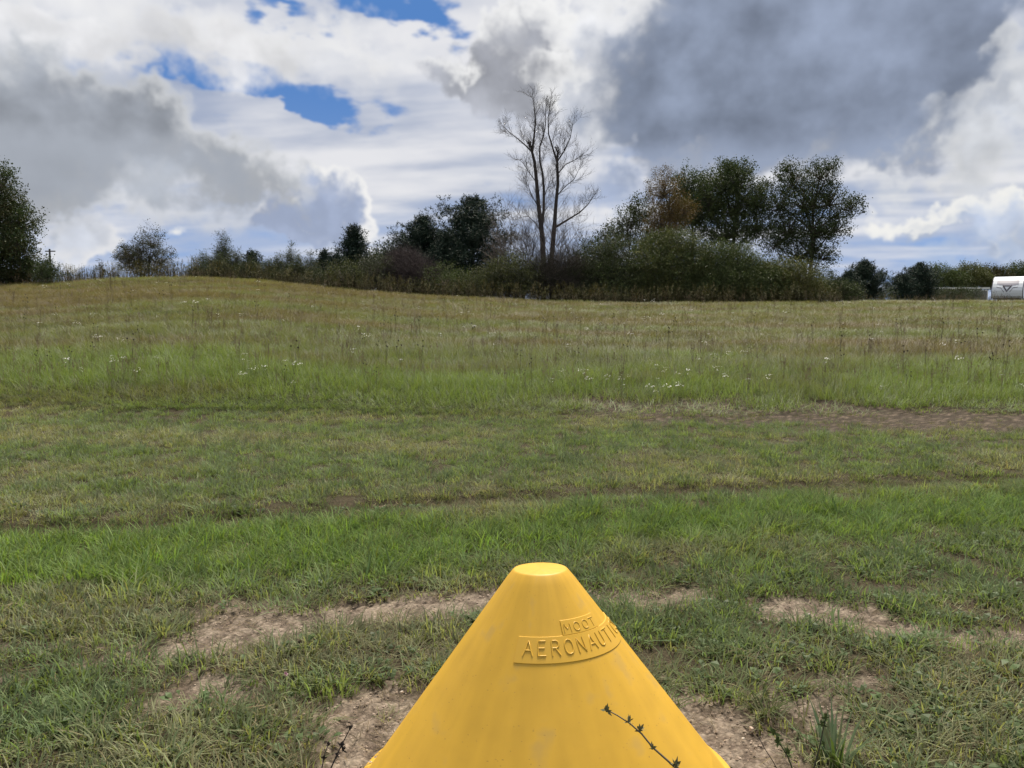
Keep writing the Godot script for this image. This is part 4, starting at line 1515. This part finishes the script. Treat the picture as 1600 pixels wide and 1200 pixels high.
# ------------------------------------------------------------------ hedge and trees
func vegetation() -> void:
	rng.seed = 2024
	var lm := leafy(0.55, Color(0.45, 0.5, 0.25))
	var nm := leafy(0.6, Color(0.12, 0.14, 0.08))
	var tm := leafy(0.9, Color(0, 0, 0))
	kit = {"bark": bark_mat(), "broad": [], "willow": [], "needle": [], "twig": [], "fine": []}
	for k in 3:
		kit.broad.append(leaf_cluster(10 + k, 20, 0.30, 0.088, 0.055, 0.2, lm))
		kit.willow.append(leaf_cluster(20 + k, 18, 0.30, 0.11, 0.032, 0.6, lm))
		kit.fine.append(leaf_cluster(30 + k, 17, 0.22, 0.065, 0.038, 0.3, lm))
		kit.needle.append(needle_cluster(40 + k, nm))
		kit.twig.append(twig_cluster(50 + k, tm))
	var g_dark := [Color(0.055, 0.080, 0.034), Color(0.064, 0.088, 0.036), Color(0.074, 0.090, 0.038)]
	var g_mid := [Color(0.075, 0.100, 0.038), Color(0.090, 0.114, 0.042), Color(0.104, 0.120, 0.046)]
	var g_olive := [Color(0.115, 0.125, 0.044), Color(0.13, 0.135, 0.046), Color(0.105, 0.112, 0.044)]
	var g_grey := [Color(0.070, 0.078, 0.044), Color(0.085, 0.088, 0.052), Color(0.062, 0.070, 0.038)]
	var g_pine := [Color(0.030, 0.052, 0.034), Color(0.038, 0.060, 0.038), Color(0.026, 0.045, 0.032)]
	var g_brown := [Color(0.20, 0.125, 0.045), Color(0.165, 0.108, 0.042), Color(0.135, 0.105, 0.040)]
	var g_twig := [Color(0.085, 0.072, 0.062), Color(0.070, 0.060, 0.052), Color(0.10, 0.085, 0.07)]
	var behind := "trees behind the bushes"
	# left edge of the field
	lobe_plant("broadleaf_tree", "dark leafy tree with tapering crown at the left field edge", "tree", "", -12, 38, [[6, 290, 18, 34], [-8, 320, 38, 36], [22, 350, 34, 30], [-30, 370, 48, 45], [34, 388, 30, 28], [-5, 400, 52, 40], [40, 425, 26, 24], [-50, 425, 50, 36], [10, 432, 40, 26], [-45, 290, 30, 40], [-80, 380, 40, 60]], "broad", g_dark + [Color(0.07, 0.068, 0.024)], 0.24, 0.2, 1, 0.13)
	sapling("dark bushy sapling at the foot of the left tree", "", 78, 404, 20, 37, g_dark, 7, "broad", "sapling", 60)
	utility_pole()
	lobe_plant("round_tree", "small round grey-green tree standing alone on the hill crest", "tree", "", 224, 44, [[236, 378, 22, 24], [205, 398, 22, 18], [250, 405, 20, 20], [222, 405, 30, 26], [200, 415, 18, 16], [232, 420, 30, 18], [190, 404, 14, 12]], "fine", g_grey + [Color(0.075, 0.058, 0.034)], 0.34, 0.1, 6, 0.05, Color(0.09, 0.075, 0.06))
	for a in [[165, 404, 6, 41, 2], [152, 418, 5, 41, 2], [130, 424, 8, 41.5, 3], [118, 430, 7, 42, 2], [178, 424, 7, 42, 2], [278, 420, 10, 42, 3], [296, 425, 9, 41, 3], [262, 428, 8, 42, 2]]:
		sapling("thin leafy sapling on the bare part of the hill crest", "thin saplings on the hill crest", a[0], a[1], a[2], a[3], g_grey, a[4] + 1, "fine", "sapling", 34)
	for a in [[322, 394, 12, 42, 4], [352, 364, 14, 42.5, 6], [345, 398, 18, 41.5, 7], [372, 390, 15, 42, 6], [395, 402, 16, 41, 6], [422, 408, 18, 41, 7], [440, 398, 15, 42, 7], [458, 382, 12, 42.5, 5], [470, 402, 16, 41, 7], [488, 396, 12, 42, 5], [335, 412, 16, 41, 5], [310, 418, 12, 41, 4]]:
		sapling("tallest feathery willow sapling in the thicket on the hill crest" if a[1] == 364 else "slender willow sapling standing second tallest above the hill thicket" if a[1] == 382 else "upright willow sapling in the thicket on the hill crest", "willow saplings in the hill thicket", a[0], a[1], a[2], a[3], g_grey + [g_mid[0]], a[4] + 2, "willow", "sapling", 70)
	for a in [[398, 396, 16, 45], [510, 396, 22, 45.5], [528, 404, 16, 44.5]]:
		pine({398: "short dark pine among the willow saplings of the hill thicket", 510: "short spreading dark pine between the saplings and the pointed pine", 528: "smallest dark pine at the foot of the pointed pine"}[a[0]], "short pines in the thicket", a[0], a[1], a[2], a[3], g_pine, 1.0, 1.2)
	for a in [[335, 428, "low grey-green shrub under the tallest willow sapling"], [385, 430, "low grey-green shrub round the short pine among the saplings"], [432, 432, "low grey-green shrub under the crowded willow saplings"], [474, 436, "low grey-green shrub at the foot of the second tallest sapling"]]:
		lobe_plant("shrub", a[2], "shrub", "low shrubs in the hill thicket", a[0], 41.6, [[a[0] - 14, a[1], 20, 14], [a[0] + 13, a[1] + 2, 20, 15]], "willow", g_grey + [g_mid[0]], 0.6, 0.1, 6, 0.02)
	pine("narrow pointed dark pine rising behind the thicket", "", 556, 358, 36, 47, g_pine, 1.3, 1.05)
	lobe_plant("broadleaf_tree", "low dark rounded tree beside the pointed pine", "tree", "", 608, 48, [[600, 402, 24, 20], [620, 410, 24, 20], [585, 415, 20, 18]], "broad", g_dark, 0.3, 0.2, 1, 0.07)
	pine("broad dark pine left of the largest pine", "", 662, 342, 48, 48, g_pine, 1.8)
	pine("largest dark green pine beside the leafless tree", "", 738, 312, 62, 48, g_pine, 1.9)
	pine("dark young pine tucked under the largest pine", "", 700, 372, 36, 46, g_pine, 1.3)
	# shrubs before the pines
	for a in [[540, 432, 34, 41, "olive"], [590, 424, 40, 41.5, "grey"], [500, 440, 30, 40.5, "grey"], [700, 440, 44, 41, "dark"], [745, 448, 30, 40, "olive"]]:
		var cc: Array = {"olive": g_grey + g_olive, "grey": g_grey, "dark": g_mid}[a[4]]
		lobe_plant("shrub", {540: "olive shrub in front of the narrow pointed pine", 590: "grey-green shrub beside the purplish twiggy shrub", 500: "grey-green shrub in front of the short spreading pine", 700: "deep green low shrub under the largest pine", 745: "olive shrub between the largest pine and the leafless tree"}[a[0]], "shrub", "low shrubs before the pines", a[0], a[3], [[a[0], a[1], a[2], 24], [a[0] - a[2] * 0.5, a[1] + 12, a[2] * 0.6, 18], [a[0] + a[2] * 0.5, a[1] + 10, a[2] * 0.6, 20], [a[0], a[1] + 22, a[2] * 1.1, 14]], "fine", cc, 0.34, 0.15, 5, 0.03)
	lobe_plant("shrub", "purplish-grey leafless twiggy shrub before the broad pine", "shrub", "", 640, 41.5, [[618, 422, 34, 26], [650, 428, 36, 26], [632, 406, 24, 18], [672, 436, 24, 20], [640, 454, 46, 14], [602, 450, 30, 14]], "twig", [Color(0.095, 0.075, 0.072), Color(0.080, 0.066, 0.062)], 0.40, 0.1, 8, 0.02, Color(0.09, 0.075, 0.07))
	bare_tree()
	for a in [[815, 345, 34, 43.5, 7], [798, 380, 26, 42.5, 6], [885, 355, 34, 43.6, 7], [905, 385, 24, 42.8, 5], [845, 372, 26, 42.2, 6], [775, 400, 20, 42.0, 4]]:
		bare_shrub("leafless grey shrub between the largest pine and the bare tree" if a[0] < 820 else "leafless grey shrub in front of the bare tree's trunks" if a[0] < 870 else "leafless grey shrub between the bare tree and the dense green bush", a[0], a[1], a[2], a[3], a[4], Color(0.085, 0.07, 0.06))
	lobe_plant("shrub", "rounded olive shrub left of the leafless tree's trunks", "shrub", "", 785, 40.5, [[770, 440, 30, 24], [800, 430, 34, 30], [820, 446, 30, 24], [785, 452, 40, 18]], "willow", g_olive + g_grey, 0.42, 0.2, 7, 0.03)
	lobe_plant("shrub", "dull twiggy shrub covering the foot of the leafless tree", "shrub", "", 865, 41.0, [[845, 432, 32, 30], [880, 425, 34, 32], [905, 440, 30, 28], [862, 452, 44, 20]], "twig", g_twig + [Color(0.06, 0.065, 0.035)], 0.40, 0.1, 8, 0.025)
	# trees behind
	lobe_plant("poplar_tree", "grey-green poplar with loose top left of the brown-leaved tree", "tree", behind, 985, 47, [[985, 350, 24, 26], [965, 368, 22, 22], [1000, 330, 20, 24], [1008, 372, 24, 28], [945, 380, 18, 18]], "broad", g_mid + g_grey, 0.24, 0.15, 1, 0.08)
	lobe_plant("brown_tree", "tree with rusty brown autumn leaves between green poplars", "tree", behind, 1046, 44.0, [[1038, 298, 28, 34], [1050, 335, 30, 26], [1030, 350, 24, 26], [1068, 330, 18, 20], [1045, 370, 26, 24]], "fine", g_brown, 0.42, 0.15, 1, 0.08)
	lobe_plant("poplar_tree", "dark poplar crown showing just right of the brown-leaved tree", "tree", behind, 1085, 48, [[1072, 295, 24, 32], [1095, 300, 22, 26], [1085, 340, 34, 34], [1062, 330, 22, 30]], "broad", g_dark + [g_mid[0]], 0.34, 0.15, 1, 0.10)
	lobe_plant("poplar_tree", "broad tall green poplar in the middle of the tree group", "tree", behind, 1140, 47, [[1125, 290, 32, 30], [1150, 285, 26, 28], [1105, 320, 30, 34], [1145, 325, 40, 36], [1178, 318, 24, 32], [1130, 365, 46, 36], [1180, 355, 26, 30], [1135, 268, 14, 14], [1160, 270, 12, 14], [1192, 300, 12, 16]], "broad", g_mid + g_dark, 0.30, 0.15, 1, 0.13)
	lobe_plant("poplar_tree", "dark open-crowned poplar leaning right at the end of the hedge", "tree", behind, 1262, 46, [[1240, 285, 30, 26], [1280, 275, 26, 22], [1215, 320, 26, 34], [1255, 320, 36, 34], [1295, 315, 30, 30], [1325, 325, 20, 16], [1230, 360, 34, 34], [1275, 362, 36, 32], [1305, 355, 22, 26], [1210, 380, 24, 26], [1285, 400, 26, 20], [1250, 398, 34, 24], [1298, 262, 12, 12], [1338, 318, 10, 8], [1230, 265, 12, 12]], "broad", g_dark + [Color(0.058, 0.068, 0.028)], 0.23, 0.15, 1, 0.14)
	# the big bush mass
	for a in [
		["shrub", "dense green bush right of the leafless tree", 945, 41, [[930, 405, 34, 28], [965, 400, 36, 28], [945, 435, 44, 34], [915, 440, 30, 26], [980, 440, 36, 32]], "willow", g_mid + g_grey],
		["shrub", "tallest rounded green willow bush in front of the brown-leaved tree", 1040, 40.8, [[1030, 395, 38, 28], [1060, 385, 40, 26], [1015, 420, 36, 32], [1050, 430, 54, 38], [1085, 410, 34, 30]], "willow", g_mid + g_olive],
		["shrub", "broad green willow bush in front of the broad tall poplar", 1130, 40.6, [[1120, 410, 36, 32], [1150, 415, 34, 30], [1105, 440, 40, 32], [1150, 445, 44, 28]], "willow", g_mid],
		["shrub", "low green bush with shaded foot between the broad and the yellowish bushes", 1175, 40.2, [[1180, 428, 34, 26], [1165, 450, 36, 22], [1205, 446, 30, 24]], "willow", g_mid],
		["shrub", "yellowish-olive willow bush at the right end of the hedge", 1225, 40.0, [[1215, 428, 34, 22], [1245, 434, 32, 22], [1230, 452, 46, 20], [1270, 455, 26, 18]], "willow", g_olive + [Color(0.11, 0.10, 0.035)]],
		["shrub", "small straggling bush ending the hedge under the leaning poplar", 1295, 42.0, [[1285, 445, 24, 22], [1310, 455, 26, 16], [1330, 462, 20, 12]], "fine", g_grey + g_mid]]:
		var lobes: Array = a[4].duplicate()
		for q in a[4]:
			lobes.append([q[0], 462, q[2] * 0.9, 15])
		lobe_plant(a[0], a[1], "shrub", "bushes of the long hedge", a[2], a[3], lobes, a[5], a[6], 0.45, 0.2, 9, 0.035)
	for a in [[955, 44.2], [1020, 44.8], [1085, 44.0], [1150, 44.6], [1215, 43.8], [900, 44.4]]:
		lobe_plant("shrub", "leafy inner bush filling the thicket beneath the tree group", "shrub", "inner bushes of the thicket", a[0], a[1], [[a[0] - 18, 445, 34, 28], [a[0] + 18, 442, 34, 30], [a[0], 462, 44, 18]], "willow", g_mid, 0.34, 0.1, 8, 0.03)
	# right-hand distance
	for a in [[1345, 412, 32, 60, "dark pine just beyond the right end of the hedge"], [1322, 428, 20, 58, "small dark pine close under the leaning poplar"], [1432, 413, 26, 78, "dark round-topped pine left of the distant leafy trees"], [1405, 430, 22, 76, "low dark pine beside the round-topped pine"]]:
		pine(a[4], "pines to the right of the hedge", a[0], a[1], a[2], a[3], g_pine, 1.3)
	for a in [[1475, 100, [[1470, 432, 24, 16], [1490, 440, 22, 16], [1455, 442, 20, 14]], "distant olive-green tree behind the low shed's near end", g_mid], [1520, 102, [[1515, 430, 24, 16], [1535, 440, 20, 16], [1505, 442, 20, 14]], "distant bright green tree behind the low shed's far end", g_olive], [1558, 104, [[1550, 432, 24, 16], [1565, 440, 22, 16]], "distant brownish-green tree behind the white trailer", [Color(0.07, 0.07, 0.028), Color(0.08, 0.065, 0.03)]], [1590, 106, [[1588, 430, 22, 18], [1605, 440, 24, 18], [1625, 436, 24, 18]], "distant green tree at the far side of the white trailer", g_mid]]:
		lobe_plant("distant_tree", a[3], "tree", "row of distant trees behind the shed", a[0], a[1], a[2], "broad", a[4], 1.3, 0.2, 1, 0.12, Color(0.09, 0.075, 0.06), 1.5)
	low_shed()
	for a in [[1462, 80, 26, "dark bush hiding the left half of the low shed"], [1492, 79, 24, "grey-green bush against the middle of the low shed"], [1372, 70, 24, "greyish bush between the distant pines"], [1520, 84, 16, "thin low bush before the shed's white post"]]:
		lobe_plant("shrub", a[3], "shrub", "bushes before the distant shed", a[0], a[1], [[a[0] - 8, 462, a[2] * 0.7, 11], [a[0] + 9, 461, a[2] * 0.6, 12]], "fine", g_grey + g_dark, 1.0, 0.1, 5, 0.03, Color(0.09, 0.075, 0.06), 1.3)
	travel_trailer()

# ------------------------------------------------------------------ the scene
func _ready() -> void:
	n_a.seed = 1; n_a.frequency = 0.11; n_a.fractal_octaves = 3
	n_b.seed = 2; n_b.frequency = 0.5; n_b.fractal_octaves = 3
	n_c.seed = 3; n_c.frequency = 0.35; n_c.fractal_octaves = 2
	var cam := Camera3D.new()
	cam.name = "camera"
	cam.fov = rad_to_deg(2.0 * atan(600.0 / F))
	cam.near = 0.05
	cam.far = 9000.0
	cam.position = Vector3(0, EYE, 0)
	cam.rotation.x = -pitch
	add_child(cam)
	cam.current = true
	var env := Environment.new()
	env.background_mode = Environment.BG_SKY
	var sky := Sky.new()
	var pan := PanoramaSkyMaterial.new()
	pan.panorama = make_sky()
	sky.sky_material = pan
	env.sky = sky
	env.background_energy_multiplier = 1.0 / EXPO
	env.tonemap_mode = Environment.TONE_MAPPER_LINEAR
	env.tonemap_exposure = EXPO
	env.sdfgi_enabled = true
	env.ssao_enabled = true
	env.ssil_enabled = true
	var we := WorldEnvironment.new()
	we.name = "world"
	we.environment = env
	add_child(we)
	var sun := DirectionalLight3D.new()
	sun.name = "sun"
	sun.light_energy = 0.5
	sun.light_angular_distance = 18.0
	sun.light_color = Color(1.0, 0.96, 0.90)
	sun.shadow_enabled = true
	sun.rotation = Vector3(deg_to_rad(-60.0), deg_to_rad(180.0 - 14.0), 0)
	add_child(sun)
	print("sky ", Time.get_ticks_msec())
	# lines on the ground, read off the photograph
	for a in [[[[330, 1000], [430, 985], [520, 965], [620, 950], [780, 932]], 0.145, 1.0], [[[900, 930], [1000, 935], [1090, 930]], 0.10, 0.85], [[[1235, 950], [1290, 962], [1350, 975]], 0.21, 1.0], [[[1400, 985], [1500, 995], [1600, 1000]], 0.12, 0.9], [[[140, 1035], [260, 1020]], 0.07, 0.8], [[[-100, 1010], [120, 1008], [330, 1000]], 0.05, 0.6], [[[1200, 1085], [1290, 1120], [1330, 1190]], 0.07, 0.8]]:
		var pts := []
		for q in a[0]:
			pts.append(gp(q[0], q[1]))
		dirt_arcs.append([pts, a[1], a[2]])
	for q in [[-300, 885], [0, 876], [400, 858], [800, 843], [1200, 815], [1600, 790], [1900, 775]]:
		lush_line.append(gp(q[0], q[1]))
	for q in [[-200, 835], [200, 822], [475, 802], [740, 782], [1000, 772], [1300, 758], [1600, 745], [1800, 740]]:
		rut_line.append(gp(q[0], q[1]))
	for q in [[780, 640], [1000, 646], [1200, 650], [1400, 655], [1700, 660]]:
		soil_line.append(gp(q[0], q[1]))
	rng.seed = 1
	cone_marker()
	ground_sheet()
	print("ground ", Time.get_ticks_msec())
	vegetation()
	print("vegetation ", Time.get_ticks_msec(), " crown triangles ", tris)
	rng.seed = 55
	weed_stem("dry weed stem with spiky seed heads leaning across the cone", [[944, 1107], [965, 1118], [985, 1131], [1003, 1147], [1020, 1168], [1045, 1190], [1062, 1206]], 1.28, Vector2(0.22, 0.05), [[948, 1110, 13], [983, 1127, 13], [1000, 1141, 13], [1019, 1169, 11], [1056, 1196, 16]], Color(0.14, 0.11, 0.065), Color(0.16, 0.15, 0.075), 0.0016)
	weed_stem("dark dead weed stem left of the cone", [[549, 1134], [540, 1152], [528, 1176], [515, 1205]], 1.6, Vector2(-0.05, 0.02), [[547, 1139, 9], [533, 1164, 9], [536, 1172, 9], [526, 1180, 8]], Color(0.035, 0.028, 0.024), Color(0.035, 0.028, 0.024), 0.0016)
	weed_stem("short dark dead weed stem beside the bare soil left of the cone", [[514, 1160], [508, 1176], [502, 1205]], 1.62, Vector2(-0.05, 0.0), [[513, 1164, 8], [506, 1186, 8]], Color(0.04, 0.03, 0.026), Color(0.04, 0.03, 0.026), 0.0013)
	weed_stem("green weed stem with leafy buds on the soil right of the cone", [[1210, 1140], [1216, 1158], [1230, 1180], [1240, 1206]], 1.7, Vector2(0.03, 0.02), [[1208, 1146, 15], [1216, 1158, 13], [1231, 1176, 14]], Color(0.06, 0.075, 0.025), Color(0.070, 0.095, 0.030), 0.002, true)
	weed_stem("tall dark weed stem with green tips right of the cone", [[1291, 1119], [1286, 1140], [1281, 1165], [1270, 1206]], 1.7, Vector2(-0.03, 0.02), [[1290, 1122, 13], [1284, 1133, 12], [1287, 1164, 9]], Color(0.05, 0.05, 0.025), Color(0.075, 0.105, 0.034), 0.0019, true)
	weed_stem("bare thin dark stalk on the soil right of the cone", [[1184, 1149], [1195, 1170], [1208, 1190], [1216, 1206]], 1.75, Vector2(0.02, 0.02), [[1184, 1150, 6]], Color(0.045, 0.035, 0.03), Color(0.045, 0.035, 0.03), 0.0012)
	stone(1174, 1137, 0.026, Color(0.42, 0.33, 0.26), "pinkish-tan pebble on the soil right of the cone")
	stone(1161, 1152, 0.014, Color(0.55, 0.49, 0.40), "pale tiny pebble on the soil right of the cone")
	stone(1262, 963, 0.036, Color(0.28, 0.25, 0.22), "grey flat stone on the bare patch behind the cone")
	stone(628, 1078, 0.016, Color(0.48, 0.42, 0.36), "pale pebble at the grass edge left of the cone")
	stone(478, 942, 0.035, Color(0.38, 0.30, 0.23), "tan stone at the far end of the long bare strip")
	plant_grass()
	clump_and_clover()
	print("grass ", Time.get_ticks_msec())
	field_flowers()
	print("done ", Time.get_ticks_msec())

func clump_and_clover() -> void:
	var gm := leafy(0.5, Color(0.7, 0.75, 0.4))
	var g := gp(1195, 1112)
	var o := part(numbered("grass_clump"), tuft(901, 75, 0.05, 0.05, 0.12, 0.005, 0.7, 1.6, 0.2, gm), self)
	var m2 := MB.new()
	o.position = Vector3(g.x, ground(g.x, -g.y), -g.y)
	o.material_override = tint(gm, Color(0.095, 0.115, 0.045))
	tag(o, "spreading grass clump alone on the bare soil right of the cone", "grass clump")
	g = gp(1255, 1195)
	var o2 := part(numbered("grass_clump"), tuft(902, 40, 0.05, 0.10, 0.22, 0.009, 0.2, 0.9, 0.08, gm), self)
	o2.position = Vector3(g.x + 0.1, ground(g.x, -g.y), -g.y)
	o2.material_override = tint(gm, Color(0.10, 0.14, 0.07))
	tag(o2, "wide-bladed pale green grass clump beside the green weed stems", "grass clump")
	var q := gp(445, 1078)
	var c := thing("clover_flower", "single pink clover flower in the grass left of the cone", "flower", Vector3(q.x, ground(q.x, -q.y), -q.y))
	m2.tube(PackedVector3Array([Vector3.ZERO, Vector3(0.006, 0.06, 0)]), PackedFloat32Array([0.0015, 0.0012]), 5)
	part("stem", m2.mesh(flat(Color(0.08, 0.12, 0.03))), c)
	var h := MB.new()
	for k in 60:
		var out := Vector3(rng.randfn(), rng.randfn() + 0.4, rng.randfn()).normalized()
		var side := out.cross(Vector3(rng.randfn(), rng.randfn(), rng.randfn())).normalized() * 0.0018
		var p := Vector3(0.006, 0.065, 0)
		h.tri(p - side + out * 0.002, p + out * 0.011, p + side + out * 0.002)
	part("flower_head", h.mesh(flat(Color(0.52, 0.30, 0.40))), c)

func tint(m: StandardMaterial3D, col: Color) -> StandardMaterial3D:
	var o: StandardMaterial3D = m.duplicate()
	o.albedo_color = col.linear_to_srgb()
	return o
